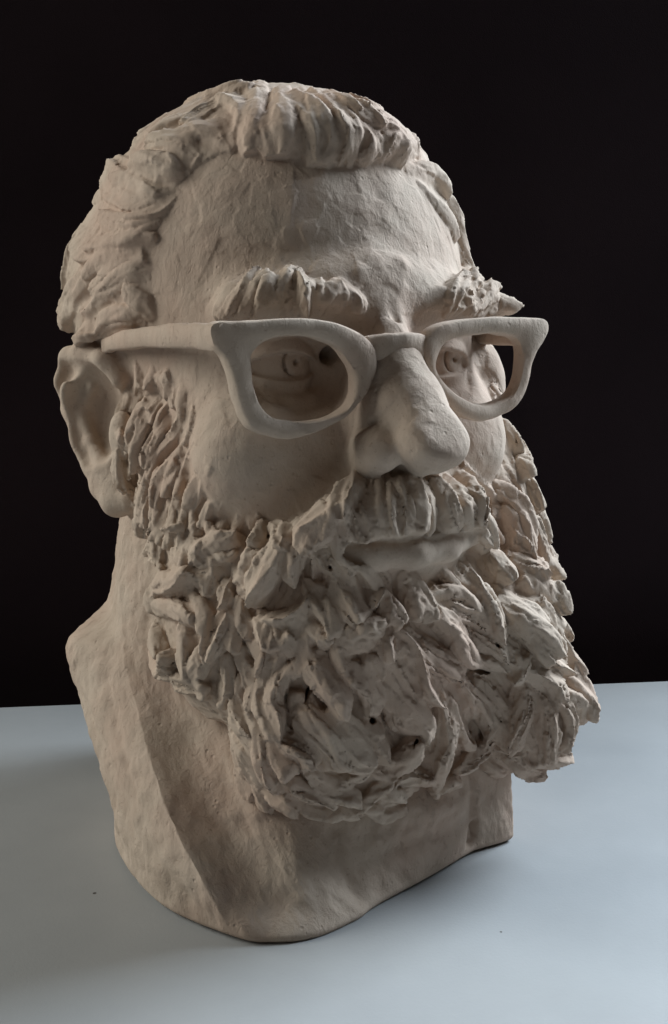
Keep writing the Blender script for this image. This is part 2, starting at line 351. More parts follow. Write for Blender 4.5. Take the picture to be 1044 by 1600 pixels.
def sd_hair(p):
    d = ell(p, (0, 2.3, 3.0), (9.65, 10.6, 9.7))
    d = smin(d, ell(p, (.3, -3.5, 9.0), (4.2, 3.0, 2.15)), 1.0)          # the forelock swept up over the brow
    d = smin(d, ell(p, (-7.6, 5.0, 2.6), (2.4, 5.0, 4.0)), 1.0)
    d = smin(d, ell(p, (7.6, 3.5, 2.6), (2.0, 5.0, 4.0)), 1.0)
    cut = np.maximum(poly2(p[..., 0], p[..., 2], HL), p[..., 1] - 4.5)
    d = smax(d, -cut, 1.3)
    low = (-.4 - p[..., 2]) - np.clip(p[..., 1] - 3.5, 0, 9) * 1.3
    return smax(d, low, .6)
def sd_moustache(p):
    s = np.stack([np.abs(p[..., 0]), p[..., 1], p[..., 2]], -1)
    return smin(cap(s, (0, -11.8, -6.35), (3.2, -10.9, -7.0), .95, 1.0), cap(s, (3.2, -10.9, -7.0), (5.2, -9.0, -9.0), 1.0, 1.1), .5)
def sd_beard(p):
    d = ell(p, (0, -7.2, -12.6), (6.6, 4.8, 5.6))
    d = smin(d, ell(p, (-6.0, -3.2, -9.3), (2.5, 4.4, 6.2), rx(-.35)), 1.6)
    d = smin(d, ell(p, (-5.2, -4.6, -13.6), (3.4, 4.0, 4.2)), 1.5)
    d = smin(d, ell(p, (-2.8, -8.2, -17.3), (4.2, 3.2, 4.0)), 1.2)
    d = smin(d, ell(p, (1.5, -8.6, -17.0), (3.6, 3.0, 3.6)), 1.2)
    d = smin(d, ell(p, (7.9, -4.6, -9.2), (3.0, 4.2, 6.4), rx(-.3)), 1.5)
    d = smin(d, ell(p, (6.6, -7.2, -14.0), (4.0, 4.0, 4.4)), 1.4)
    d = smin(d, ell(p, (8.0, -8.6, -17.4), (3.3, 2.8, 3.2)), 1.2)
    d = smin(d, ell(p, (8.0, -9.0, -19.2), (2.6, 2.1, 2.0)), .8)
    d = smin(d, ell(p, (-1.0, -8.8, -19.6), (3.6, 2.4, 2.1)), .8)
    d = smin(d, chain(p, [(-7.7, -1.4, -1.4), (-7.9, -1.6, -4.5), (-7.4, -2.2, -8.0)], [.5, 1.1, 1.5], .5), 1.0)
    d = smin(d, cap(p, (-7.2, -3.4, -5.2), (-6.6, -4.6, -8.6), .9, 1.3), .8)       # sideburns
    d = smin(d, cap(p, (8.3, -1.6, -2.6), (9.0, -2.4, -8.0), .9, 1.5), 1.0)
    d = smin(d, sd_moustache(p), .5)
    s = np.stack([np.abs(p[..., 0]), p[..., 1], p[..., 2]], -1)
    # the mouth stays open between moustache and beard
    mouth = chain(s, [(0, -12.6, -8.55), (2.2, -12.2, -8.5), (3.3, -11.6, -8.3)], [.75, .75, .45], .3)
    return smax(d, -mouth, .3)
# ------------------------------------------------------------------ the bust
BUST = empty('clay_bust')
tag(BUST, 'unglazed beige clay bust of a bearded man wearing thick-rimmed glasses', 'sculpture')
# ------------------------------------------------------------------ draped shoulders, cut off flat on the table
RINGS = {   # height above the table: seventeen matching points round the plan, from the viewer's left; the fourth is the fold's edge (cm)
 0.0: [(-9.8, 1.2), (-10.4, -2.5), (-10.0, -7.2), (-8.0, -11.0), (-6.7, -12.1), (-4.8, -12.6), (-2.5, -12.15), (-1.1, -11.5), (2.2, -10.4), (5.5, -9.25), (8, -9), (9.6, -5), (9.8, 0), (8, 5), (3, 8), (-4, 8), (-8.2, 5)],
 2.5: [(-9.8, 1.6), (-10.6, -2.0), (-10.4, -6.2), (-9.0, -9.9), (-7.6, -9.9), (-6.1, -10.4), (-4.7, -11.0), (-2.4, -10.4), (1.6, -10.6), (5.4, -9.2), (7.9, -8.8), (9.4, -5), (9.8, 0), (8.2, 5.5), (3, 8.6), (-4, 9), (-8.6, 6)],
 5.0: [(-10.35, 2.2), (-10.8, -.8), (-10.4, -4.2), (-9.7, -6.95), (-8.4, -6.9), (-7.0, -7.5), (-5.4, -8.6), (-2.4, -9.2), (1.6, -9.9), (5.3, -9.0), (7.7, -8.4), (9.2, -5), (9.8, 0), (8.6, 6), (3, 9), (-4, 9.6), (-9.2, 6.6)],
 8.5: [(-11.05, 4.8), (-10.9, 2.6), (-10.2, .4), (-9.4, -1.4), (-8.4, -2.2), (-7.0, -3.2), (-5.2, -4.6), (-2.2, -6.4), (1.6, -7.4), (5.2, -7.2), (7.4, -6.6), (9.0, -4), (10, 0), (9.6, 6), (3, 9.4), (-4, 10), (-9.6, 8.2)],
 11.0: [(-8.6, 4.8), (-8.8, 3.7), (-9.0, 2.6), (-9.0, 1.6), (-8.3, .2), (-7.0, -1.8), (-5.0, -3.4), (-2, -4.8), (1.6, -5.2), (5, -4.8), (7.4, -2.8), (8.6, 0), (9.2, 3), (8.6, 6.6), (3, 9.2), (-4, 9.6), (-7.8, 7.4)],
 14.0: [(-8.1, 5.0), (-8.3, 4.2), (-8.45, 3.5), (-8.5, 2.9), (-8.1, .6), (-6.8, -1.6), (-4.8, -3.4), (-2, -4.6), (1.6, -4.8), (5, -4.2), (7, -2.2), (8.2, .5), (8.4, 3), (7.8, 6.4), (3, 8.8), (-4, 9.0), (-7.3, 7.0)],
 17.0: [(-7.7, 4.8), (-7.9, 4.0), (-8.1, 3.2), (-8.1, 2.4), (-7.5, .4), (-6.2, -1.6), (-4.4, -3.2), (-2, -4.2), (1.6, -4.4), (4.8, -3.8), (6.6, -1.8), (7.6, .5), (7.9, 3), (7.2, 6), (3, 8.2), (-4, 8.4), (-7.0, 6.6)]}
_mid = lambda t: [((1 - t) * a[0] + t * b[0], (1 - t) * a[1] + t * b[1]) for a, b in zip(RINGS[8.5], RINGS[11.0])]      # the step of the shoulder against the neck
RINGS[9.7] = [(-10.75, 4.8), (-10.45, 3.0), (-9.75, 1.2), (-9.3, .2)] + _mid(.48)[4:]
RINGS[10.4] = [(-9.3, 4.8), (-9.3, 3.6), (-9.2, 2.1), (-9.1, 1.0)] + _mid(.76)[4:]
RIDGES = [  # raised and sunken strokes on the drape: path (world cm), height, half width
 ([(-3.0, -10.0, 4.6), (-2.8, -10.6, 2.4), (-2.2, -11.4, 1.0)], -.3, .4),
 ([(-1.0, -10.3, 4.2), (1.6, -10.6, 3.7), (4.2, -10.0, 3.3)], .22, .6),
 ([(-1.8, -10.9, 1.9), (1.6, -10.7, 2.4), (3.8, -10.1, 2.0)], -.16, .4),
 ([(5.2, -9.4, .8), (5.25, -9.3, 3.4), (5.1, -9.0, 6.0)], -.3, .28),
 ([(5.5, -9.25, 1.0), (5.42, -9.25, 1.5), (5.5, -9.25, 1.75)], -.35, .09),
 ([(-10.7, 3.2, 7.8), (-10.9, 0.0, 4.8), (-10.6, -3.6, 2.0)], .18, .35),
 ([(-10.9, 2.2, 7.4), (-10.6, -1.8, 5.2), (-10.3, -5.6, 2.6)], -.16, .3),
 ([(-10.2, .4, 8.6), (-10.4, -3.4, 5.6), (-10.2, -6.6, 2.8), (-9.3, -9.0, 1.2)], -.14, .3),
 ([(-8.3, -.6, 10.2), (-8.0, -4.2, 7.2), (-7.6, -8.0, 4.0), (-6.2, -11.4, 1.3)], -.22, .7),
 ([(-6.4, -3.2, 9.4), (-6.2, -6.2, 6.6), (-6.0, -8.6, 4.6)], .2, .5)]
def seg_dist(V, pts):
    d = np.full(len(V), 1e9)
    for a, b in zip(pts[:-1], pts[1:]):
        a = np.array(a); e = np.array(b) - a; t = np.clip(((V - a) @ e) / (e @ e), 0, 1)
        d = np.minimum(d, np.linalg.norm(V - a - t[:, None] * e, axis=1))
    return d
def hermite(P0, P1, m0, m1, t): return (2 * t**3 - 3 * t**2 + 1) * P0 + (t**3 - 2 * t**2 + t) * m0 + (-2 * t**3 + 3 * t**2) * P1 + (t**3 - t**2) * m1
def drape():
    zs = sorted(RINGS); R = np.array([RINGS[z] for z in zs], float); K = R.shape[1]; sub = 32; nt = K * sub; CORNER = {3: .15, 9: .4, 10: .3}
    zz = np.concatenate([[0, .06, .15, .28], np.arange(.4, 17.01, .12), [17.3, 17.6, 17.9]]); V = []; n2 = []
    def slope(k):
        if k <= 0: return (R[1] - R[0]) / (zs[1] - zs[0])
        if k >= len(zs) - 1: return (R[-1] - R[-2]) / (zs[-1] - zs[-2])
        return (R[k + 1] - R[k - 1]) / (zs[k + 1] - zs[k - 1])
    for z0 in zz:
        z = min(z0, 17.0); i = min(max(np.searchsorted(zs, z) - 1, 0), len(zs) - 2); Hh = zs[i + 1] - zs[i]
        P = hermite(R[i], R[i + 1], slope(i) * Hh, slope(i + 1) * Hh, (z - zs[i]) / Hh); ring = []
        for a in range(K):
            b = (a + 1) % K; ca = .5 * (P[b] - P[a - 1]); cb = .5 * (P[(b + 1) % K] - P[a]); ch = P[b] - P[a]
            ra, rb = [min(1, max(CORNER.get(k, 1), 1.15 - z / 1.6 if k == 3 else 0)) for k in (a, b)]        # the fold's edge dies out at the foot
            ma = ch * (1 - ra) + ca * ra
            mb = ch * (1 - rb) + cb * rb
            for t in np.arange(sub) / sub: ring.append(hermite(P[a], P[b], ma, mb, t))
        ring = np.array(ring); tg = np.roll(ring, -2, 0) - np.roll(ring, 2, 0); nn = np.stack([tg[:, 1], -tg[:, 0]], -1); nn /= np.linalg.norm(nn, axis=1, keepdims=True)
        ring = ring - nn * (.34 * max(0, 1 - z / .38) ** 2 + 4.0 * (z0 - z) ** 1.5)
        V.append(np.concatenate([ring, np.full((nt, 1), z0)], 1)); n2.append(np.concatenate([nn, np.zeros((nt, 1))], 1))
    n2 = np.concatenate(n2)
    nz = len(zz); V = np.concatenate(V)
    d = np.zeros(len(V))
    for pts, A, w in RIDGES: d += A * np.exp(-(seg_dist(V, pts) / w) ** 2)
    d += .07 * fbm(V, 3.2, 2, 41) + .03 * fbm(V, .5, 3, 47)
    drag = np.stack([V[:, 0] * .9 + V[:, 2] * .5, V[:, 1] * .9, V[:, 2] * .32], -1)         # long strokes of the loop tool
    d += .075 * fbm(drag, .6, 4, 53) * np.clip(V[:, 2] / 1.0, .1, 1)
    chest = np.exp(-(seg_dist(V, [(-1.5, -10.6, 3.4), (1.6, -10.8, 3.6), (4.2, -10.0, 3.2)]) / 1.3) ** 2)       # scratched, torn patch on the chest
    d += chest * (.10 * fbm(V * np.array([1, 1, .6]), .42, 3, 67) + .05)
    d *= np.clip(V[:, 2] / .5, .35, 1)
    V = V + n2 * d[:, None]
    # the underside is a little uneven where the slab was cut
    i = np.arange(nz * nt).reshape(nz, nt); j = np.roll(i, -1, 1)
    Q = np.stack([i[:-1], j[:-1], j[1:], i[1:]], -1).reshape(-1, 4)
    faces = Q.tolist() + [list(range(nt))[::-1], (np.arange(nt) + (nz - 1) * nt).tolist()]
    return mesh_ob('draped_shoulders', V, faces, CLAY_ROUGH, BUST, 60, False)
DRAPE = drape()
# ------------------------------------------------------------------ spectacles
def closed_curve(pts, n):
    P = np.array(pts, float); m = len(P); out = []
    for i in range(m):
        a, b, c, d = P[i - 1], P[i], P[(i + 1) % m], P[(i + 2) % m]
        for t in np.linspace(0, 1, n, endpoint=False):
            out.append(.5 * ((2 * b) + (c - a) * t + (2 * a - 5 * b + 4 * c - d) * t * t + (3 * b - a - 3 * c + d) * t**3))
    return np.array(out)
OUTER = [(-8.17, .97), (-6.56, 1.09), (-4.78, 1.17), (-3.04, .99), (-2.2, .65), (-1.52, .13), (-1.28, -.4), (-1.33, -1.08), (-1.69, -1.84), (-2.28, -2.45), (-3.03, -2.98), (-3.86, -3.4), (-4.81, -3.62), (-5.81, -3.58), (-6.49, -3.35), (-6.95, -2.93), (-7.3, -2.06), (-7.56, -.97), (-7.8, -.32), (-8.2, .2)]
INNER = [(-6.69, -.2), (-6.35, .2), (-5.66, .45), (-4.62, .48), (-3.85, .35), (-3.04, .05), (-2.55, -.5), (-2.3, -.95), (-2.2, -1.4), (-2.3, -2.06), (-2.75, -2.55), (-3.5, -2.88), (-4.34, -2.97), (-5.21, -2.93), (-5.88, -2.73), (-6.4, -2.2), (-6.62, -1.6), (-6.7, -1.1), (-6.73, -.8), (-6.73, -.5)]
OUTER_L = [(.92, -.16), (1.1, .45), (1.81, .9), (3.15, 1.15), (4.94, 1.23), (6.65, 1.2), (7.8, 1.16), (8.1, .78), (7.85, .26), (7.3, -.31), (7.05, -1.17), (6.72, -2.08), (6.1, -2.75), (5.08, -3.15), (3.98, -3.27), (2.91, -2.95), (2.04, -2.25), (1.36, -1.3)]
INNER_L = [(1.61, -.68), (1.83, -.09), (2.19, .23), (2.97, .41), (4.16, .51), (5.33, .48), (6.1, .3), (6.45, -.3), (6.45, -1.16), (6.1, -1.95), (5.6, -2.35), (4.59, -2.6), (3.64, -2.46), (2.82, -2.11), (2.2, -1.68), (1.79, -1.18)]
GY = lambda x: -10.62 + .0105 * x * x          # slight wrap of the front
GLASSES = empty('eyeglasses', BUST); tag(GLASSES, 'thick rimmed round-bottomed clay glasses')
def rim(sgn, seed):
    n = 5; o = closed_curve(OUTER if sgn < 0 else [(-x, z) for x, z in OUTER_L][::-1], n); i = closed_curve(INNER if sgn < 0 else [(-x, z) for x, z in INNER_L][::-1], n); N = len(o)
    ce = np.array([-4.45 if sgn < 0 else -4.1, -1.2]); an = lambda q: np.unwrap(np.arctan2(q[:, 1] - ce[1], q[:, 0] - ce[0]))
    ao, ai = an(o), an(i); k0 = np.argsort(ai % (2 * np.pi)); ax = np.concatenate([(ai % (2 * np.pi))[k0] - 2 * np.pi, (ai % (2 * np.pi))[k0], (ai % (2 * np.pi))[k0] + 2 * np.pi])
    i = np.stack([np.interp(ao % (2 * np.pi), ax, np.tile(i[k0, c], 3)) for c in range(2)], -1)          # match the two outlines by direction
    if sgn > 0: o = o * (-1, 1); i = i * (-1, 1)
    T = .85; prof = [(0, -.40), (.12, -.52), (.5, -.55), (.88, -.5), (1, -.36), (1, .4), (.5, .45), (0, .4)]    # (across, depth) round the section
    V = []
    for a, b in zip(o, i):
        for s, dp in prof:
            q = a + (b - a) * s; V.append((q[0], GY(q[0]) + dp * T, q[1]))
    V = np.array(V); V += .05 * np.stack([fbm(V + k * 31, .9, 2, seed + k) for k in range(3)], -1)
    m = len(prof); F = []
    for a in range(N):
        b = (a + 1) % N
        for k in range(m):
            l = (k + 1) % m; q = [a * m + k, a * m + l, b * m + l, b * m + k]; F.append(q if sgn < 0 else q[::-1])
    o_ = mesh_ob('rim', V, F, CLAY, GLASSES, 50); return o_
def bar(name, pts, sec, parent, seed, mat=None, amp=.05, n=8):
    """a bar along pts; sec = list of (half height, half thickness) at each point"""
    P = np.array(pts, float); sec = np.array(sec, float); m = len(P); t = np.linspace(0, m - 1, (m - 1) * n + 1)
    C = np.stack([np.interp(t, np.arange(m), P[:, k]) for k in range(3)], -1); H = np.stack([np.interp(t, np.arange(m), sec[:, k]) for k in range(2)], -1)
    tg = np.gradient(C, axis=0); tg /= np.linalg.norm(tg, axis=1, keepdims=True)
    upv = np.array([0, 0, 1.0]); b = np.cross(tg, upv); b /= np.linalg.norm(b, axis=1, keepdims=True); u_ = np.cross(b, tg)
    shape = [(-1, -.6), (-.75, -.95), (0, -1), (.75, -.95), (1, -.6), (1, .6), (.75, .95), (0, 1), (-.75, .95), (-1, .6)]; k = len(shape); V = []
    for c, h, bb, uu in zip(C, H, b, u_):
        for x, y in shape: V.append(c + uu * h[0] * x + bb * h[1] * y)
    V = np.array(V); V += amp * np.stack([fbm(V + j * 31, .8, 2, seed + j) for j in range(3)], -1)
    F = []
    for i in range(len(C) - 1):
        for j in range(k):
            l = (j + 1) % k; F.append([i * k + j, i * k + l, (i + 1) * k + l, (i + 1) * k + j])
    F += [list(range(k))[::-1], list(range((len(C) - 1) * k, len(C) * k))]
    return mesh_ob(name, V, F, mat or CLAY, parent, 50)
rim(-1, 61); rim(1, 67)
bar('bridge', [(-1.6, -10.55, -.15), (-.6, -10.75, .12), (.1, -10.85, .16), (.6, -10.75, .12), (1.25, -10.55, -.1)], [(.55, .36), (.47, .36), (.44, .38), (.47, .36), (.55, .36)], GLASSES, 71)
bar('temple', [(-7.7, -10.3, .45), (-8.3, -7, .48), (-8.8, -3.5, .35), (-9.1, -.6, .18), (-9.3, 1.4, -.1)], [(.52, .34), (.52, .32), (.46, .3), (.42, .3), (.34, .26)], GLASSES, 73)
bar('temple', [(7.2, -10.2, .45), (7.3, -7, .48), (7.9, -3.5, .35), (8.8, -.6, .18), (9.3, 1.4, -.1)], [(.52, .34), (.52, .32), (.46, .3), (.42, .3), (.34, .26)], GLASSES, 79)
# ------------------------------------------------------------------ tufts: width, lift, grooves, then the path (1/100 cm)
BEARD_LOCKS = '''67 10 0 -757 -667 -901 -638 -749 -834
45 10 9 -750 -685 -938 -653 -759 -890
98 10 9 -864 -381 -1169 -803 -607 -995
69 10 9 -868 -427 -1197 -812 -669 -1186
97 10 0 -538 -1027 -817 -566 -987 -948 -574 -901 -1064
71 10 9 -630 -900 -882 -600 -845 -1003 -594 -892 -1084
50 10 9 -619 -786 -914 -646 -805 -998
76 13 9 -439 -1103 -820 -421 -997 -962 -456 -1023 -1064 -515 -996 -1125 -566 -949 -1141
55 10 9 -690 -780 -1027 -714 -791 -1110
89 10 4 -696 -820 -1146 -732 -801 -1226 -763 -769 -1323
50 10 9 -648 -850 -1104 -637 -891 -1215
55 10 9 -680 -851 -1214 -677 -862 -1289
71 10 9 -598 -919 -1170 -548 -988 -1235
55 10 9 -617 -913 -1243 -578 -959 -1293 -591 -939 -1374
49 10 9 -563 -974 -1274 -534 -994 -1349
77 10 9 -517 -1008 -1385 -568 -973 -1465
50 10 9 -662 -875 -1307 -643 -882 -1429
39 10 9 -644 -887 -1358 -606 -924 -1376
50 10 9 -712 -821 -1362 -697 -807 -1493
71 10 9 -864 -342 -1282 -870 -402 -1342 -867 -483 -1388
50 10 9 -754 153 -1514 -868 -449 -1385
46 10 9 -755 221 -1347 -754 162 -1489
46 10 9 -748 168 -1240 -755 212 -1368
52 10 9 -752 166 -1129 -751 214 -1250
43 10 9 -850 -395 -864 -756 106 -1060
41 10 9 -857 -358 -885 -851 -359 -984
87 10 9 -850 -441 -1482 -825 -599 -1493 -768 -709 -1504
73 10 9 -775 -754 -1322 -788 -701 -1456
54 10 9 -437 -1072 -1169 -468 -1060 -1249 -492 -1033 -1352
43 10 9 -429 -1074 -1153 -398 -1102 -1219
68 10 9 -840 -619 -1244 -832 -649 -1326 -817 -668 -1411
62 10 9 -802 -647 -1082 -776 -719 -1140 -775 -743 -1221
63 10 9 -828 -520 -916 -807 -587 -963
56 10 9 -724 -725 -972 -753 -719 -1056
60 10 9 -544 -841 -756 -601 -902 -823
64 10 9 -524 -931 -756 -517 -1044 -792
56 10 9 -625 -746 -821 -598 -786 -888
56 10 9 -727 -784 -1449 -710 -776 -1542
61 10 9 -665 -858 -1422 -672 -848 -1511
65 10 9 -498 -1030 -1183 -532 -1005 -1256
74 6 9 -795 -210 -185 -802 191 -341
40 6 9 -770 -345 -204 -763 -372 -269
47 6 9 -786 -223 -243 -824 -237 -338
59 6 9 -769 -304 -341 -840 -279 -451 -866 -265 -543
41 6 9 -846 -212 -324 -898 -220 -440 -898 -178 -564
52 6 9 -761 -393 -372 -812 -332 -462 -851 -299 -582
58 6 9 -756 -437 -425 -814 -393 -543 -845 -365 -691
34 6 9 -894 -48 -503 -850 31 -639 -865 -48 -767
35 6 9 -922 -35 -518 -883 10 -681 -762 275 -891
47 6 9 -861 -282 -583 -883 -274 -702 -893 -267 -792
53 6 9 -839 -352 -635 -866 -332 -754 -878 -313 -846
46 6 9 -835 -424 -742 -854 -378 -866
46 7 9 -805 -474 -649 -828 -472 -764 -841 -448 -885
45 6 9 -789 -552 -726 -819 -541 -869
37 5 9 -756 -586 -694 -780 -605 -804
39 7 9 -733 -679 -824 -754 -673 -908
72 10 9 -8 -1179 -954 49 -1168 -1062 66 -1191 -1158
45 10 9 187 -1129 -985 238 -1130 -1048
100 13 0 381 -1068 -1048 466 -1078 -1176 518 -1102 -1314
63 10 9 110 -1176 -1110 262 -1148 -1135 369 -1119 -1215
80 10 9 95 -1185 -1135 254 -1164 -1248 355 -1119 -1363
63 10 9 173 -1154 -1065 325 -1131 -1161 404 -1111 -1281
88 10 9 345 -1131 -1283 473 -1102 -1369 544 -1105 -1424
65 10 9 517 -1104 -1344 621 -1116 -1448
113 10 4 -15 -1198 -1218 121 -1191 -1325 263 -1141 -1434
122 12 9 -93 -1196 -1236 -11 -1194 -1363 116 -1162 -1524
45 16 9 -16 -1199 -1246 78 -1183 -1394 150 -1161 -1515
84 10 9 593 -1038 -1124 687 -1084 -1217 778 -1098 -1334
102 10 9 562 -1070 -1190 687 -1103 -1274 811 -1095 -1434
72 10 9 595 -1104 -1293 718 -1116 -1384 786 -1106 -1474
74 10 9 701 -818 -725 788 -881 -863 817 -932 -1014
69 10 9 810 -865 -804 908 -871 -971 960 -871 -1089
92 10 9 707 -937 -1002 799 -968 -1068 851 -978 -1119
80 10 9 765 -1005 -1104 920 -968 -1193 933 -995 -1284
69 10 9 845 -1041 -1231 986 -968 -1362 1026 -972 -1448
70 10 9 923 -1023 -1372 1051 -971 -1535 1080 -989 -1617
68 10 9 846 -1056 -1274 896 -1049 -1410 892 -1081 -1529
68 10 9 786 -1104 -1443 926 -1079 -1567
109 10 9 612 -1114 -1463 761 -1117 -1547 845 -1128 -1652
89 10 9 1019 -1045 -1624 1093 -1045 -1741 1069 -1054 -1811
75 10 9 833 -1128 -1650 946 -1113 -1738 1050 -1039 -1829
92 10 9 721 -1126 -1648 767 -1137 -1780 814 -1119 -1940
80 10 9 857 -1135 -1716 907 -1118 -1844 883 -1114 -1923
79 10 9 655 -1113 -1610 649 -1112 -1736 628 -1086 -1870
151 6 9 475 -1080 -1530 586 -1085 -1703 600 -1072 -1853
89 10 4 265 -1139 -1449 410 -1075 -1645 525 -1012 -1845
79 10 9 293 -1134 -1638 436 -1018 -1827 536 -837 -2009
76 15 9 196 -1153 -1524 226 -1155 -1710 213 -1126 -1856 230 -1016 -2018
58 13 9 173 -1158 -1549 167 -1162 -1697 144 -1117 -1893
75 9 9 573 -1021 -1948 680 -1072 -1998 852 -1028 -2085
75 10 9 814 -1098 -1997 964 -1047 -2012
73 10 9 576 -874 -2053 330 -1049 -2002 233 -1035 -2030
79 10 9 551 -1014 -1897 359 -1056 -1942
78 10 9 583 -954 -986 619 -1012 -1086
74 10 9 742 -883 -890 762 -923 -979
68 10 9 725 -851 -800 740 -888 -905
78 10 9 663 -1119 -1453 603 -1105 -1542
65 10 9 405 -1099 -1421 534 -1097 -1487
64 10 9 971 -634 -525 912 -756 -637
64 10 9 957 -728 -659 952 -794 -795
58 10 9 1003 -765 -836 1009 -800 -961
64 10 9 1013 -829 -1021 1010 -890 -1139
109 12 9 -421 -1088 -1291 -357 -1111 -1392 -321 -1118 -1525
99 12 9 -300 -1149 -1276 -226 -1154 -1400 -193 -1137 -1540
126 11 9 -519 -1006 -1371 -596 -953 -1490 -589 -1023 -1626
99 10 9 -445 -1071 -1491 -403 -1111 -1614 -349 -1136 -1760
138 10 0 -359 -1115 -1563 -277 -1135 -1657 -207 -1135 -1758
128 10 9 -188 -1172 -1371 -53 -1158 -1498 48 -1157 -1633
85 10 9 -93 -1151 -1514 17 -1154 -1614 67 -1156 -1712
91 10 9 -94 -1124 -1798 0 -1131 -1798 52 -1153 -1725
95 10 9 -181 -1133 -1616 -145 -1127 -1773
71 10 3 -581 -1025 -1612 -524 -1078 -1676 -463 -1107 -1749
71 10 9 -583 -1042 -1692 -536 -1070 -1792
78 12 9 -671 -847 -1497 -667 -891 -1585 -656 -949 -1655
55 10 9 -624 -902 -1415 -627 -940 -1547
72 10 9 -642 -946 -1600 -626 -1003 -1728 -584 -1027 -1829
48 15 0 -573 -1014 -1886 -440 -1058 -1955 -328 -1083 -1998 -186 -1117 -1984 -60 -1123 -1926 56 -1138 -1807 68 -1155 -1727
66 10 9 -547 -1061 -1808 -454 -1087 -1881 -350 -1096 -1946
67 10 9 -436 -1115 -1780 -328 -1114 -1890 -249 -1115 -1954
67 10 9 -300 -1120 -1879 -194 -1130 -1807
52 12 9 -211 -1104 -2014 -97 -1075 -2085 37 -1046 -2092
69 10 9 -126 -1124 -1957 -19 -1112 -2000
64 10 9 -9 -1120 -1938 161 -1092 -1943
62 10 9 -212 -1133 -1787 -94 -1125 -1888
89 10 9 -389 -1175 -673 -418 -1145 -742 -444 -1109 -795
69 10 9 -360 -1193 -726 -309 -1163 -843
80 10 9 -439 -1110 -800 -337 -1072 -914
80 10 9 -473 -1077 -844 -490 -1015 -937
92 13 9 -308 -1134 -890 -246 -1114 -1012 -253 -1150 -1128
81 13 9 -265 -1194 -855 -148 -1140 -989 -176 -1157 -1080
98 10 9 -362 -1030 -961 -357 -1093 -1073 -343 -1125 -1179
65 10 9 -219 -1121 -1013 -210 -1163 -1130
70 10 9 -422 -1078 -1153 -369 -1117 -1219
98 10 9 -325 -1138 -1220 -246 -1162 -1182 -161 -1176 -1153
93 10 9 -193 -1179 -1255 -165 -1174 -1374
71 10 9 -117 -1151 -1032 -89 -1187 -1154
66 10 9 -507 -1027 -1267 -574 -960 -1433
61 10 9 -31 -1157 -1027 -11 -1190 -1135
80 10 9 -304 -1154 -805 -258 -1181 -886
71 10 9 -135 -1186 -1191 -122 -1192 -1290
60 6 9 -853 -189 -296 -897 -172 -385 -895 -54 -487
52 6 9 -751 -433 -282 -766 -335 -391
45 8 9 -780 -631 -433 -760 -481 -550 -796 -491 -648
53 6 9 -826 -282 -437 -856 -275 -525 -877 -265 -614
53 6 9 -890 -242 -646 -890 -265 -733 -890 -284 -820
52 6 9 -803 -430 -568 -825 -419 -656
45 7 9 -770 -673 -568 -764 -568 -682
59 6 9 -866 -315 -907 -851 -356 -991 -852 -429 -1050
57 6 9 -832 -494 -848 -820 -541 -928 -833 -527 -1017
56 6 9 -782 -610 -831 -780 -639 -927
45 7 9 -735 -647 -743 -733 -679 -824
50 7 9 -679 -696 -740 -700 -709 -821
66 6 9 -743 347 -1006 -754 242 -1087
62 6 9 -742 -729 -1041 -777 -667 -1008
50 6 9 -828 93 -224 -832 197 -325 -924 -53 -409
49 10 9 731 -700 -206 713 -772 -300
39 5 9 -726 -710 -650 -740 -645 -758
33 4 9 -700 -794 -625 -681 -703 -725
40 5 9 -749 -550 -330 -757 -500 -419
39 5 9 -627 -792 -715 -636 -736 -799
33 4 9 -766 -746 -531 -745 -618 -633
33 4 9 -575 -844 -697 -574 -804 -765
33 6 9 -697 -703 -794 -721 -700 -849
43 6 9 -487 -1014 -718 -529 -1008 -770
37 6 9 -452 -1094 -708 -480 -1080 -775
55 6 9 -840 -15 -103 -818 -58 -180
53 6 9 -813 -177 -107 -833 -163 -195
50 6 9 -812 -36 -218 -797 153 -323
52 5 9 -787 -282 -146 -776 -305 -233
51 4 9 -756 -411 -170 -751 -433 -282
45 4 9 -734 -513 -235 -753 -561 -343
47 6 9 -773 -292 -292 -805 -269 -386'''
MOUSTACHE_LOCKS = '''95 10 9 -208 -1063 -541 -306 -1157 -602 -360 -1194 -686
74 10 9 -308 -1189 -637 -265 -1193 -747 -239 -1213 -814
74 10 9 -172 -1105 -565 -220 -1221 -666 -200 -1218 -789
75 10 9 -113 -1136 -557 -160 -1237 -668 -150 -1237 -804
75 10 9 -78 -1209 -563 -81 -1253 -672 -89 -1233 -797
64 10 9 -16 -1235 -558 -17 -1267 -675 -23 -1243 -782
43 10 9 16 -1261 -584 47 -1248 -697 47 -1231 -782
71 10 9 115 -1203 -571 139 -1243 -664 189 -1195 -773
67 10 9 288 -1011 -588 239 -1215 -662 289 -1160 -779
62 10 9 388 -952 -564 327 -1183 -631 324 -1205 -712 343 -1131 -806
61 10 9 463 -930 -586 668 -797 -725 672 -831 -814
51 10 9 240 -1215 -690 341 -1168 -777 470 -1060 -880
43 10 9 351 -1198 -687 457 -1101 -798 533 -1023 -908
63 10 9 -376 -1179 -660 -408 -1155 -741 -409 -1126 -800
48 10 9 -161 -1167 -571 -189 -1229 -667 -175 -1228 -793
48 10 9 -108 -1204 -570 -121 -1244 -670 -120 -1234 -802
53 10 9 -330 -1204 -700 -272 -1161 -793 -273 -1187 -850'''
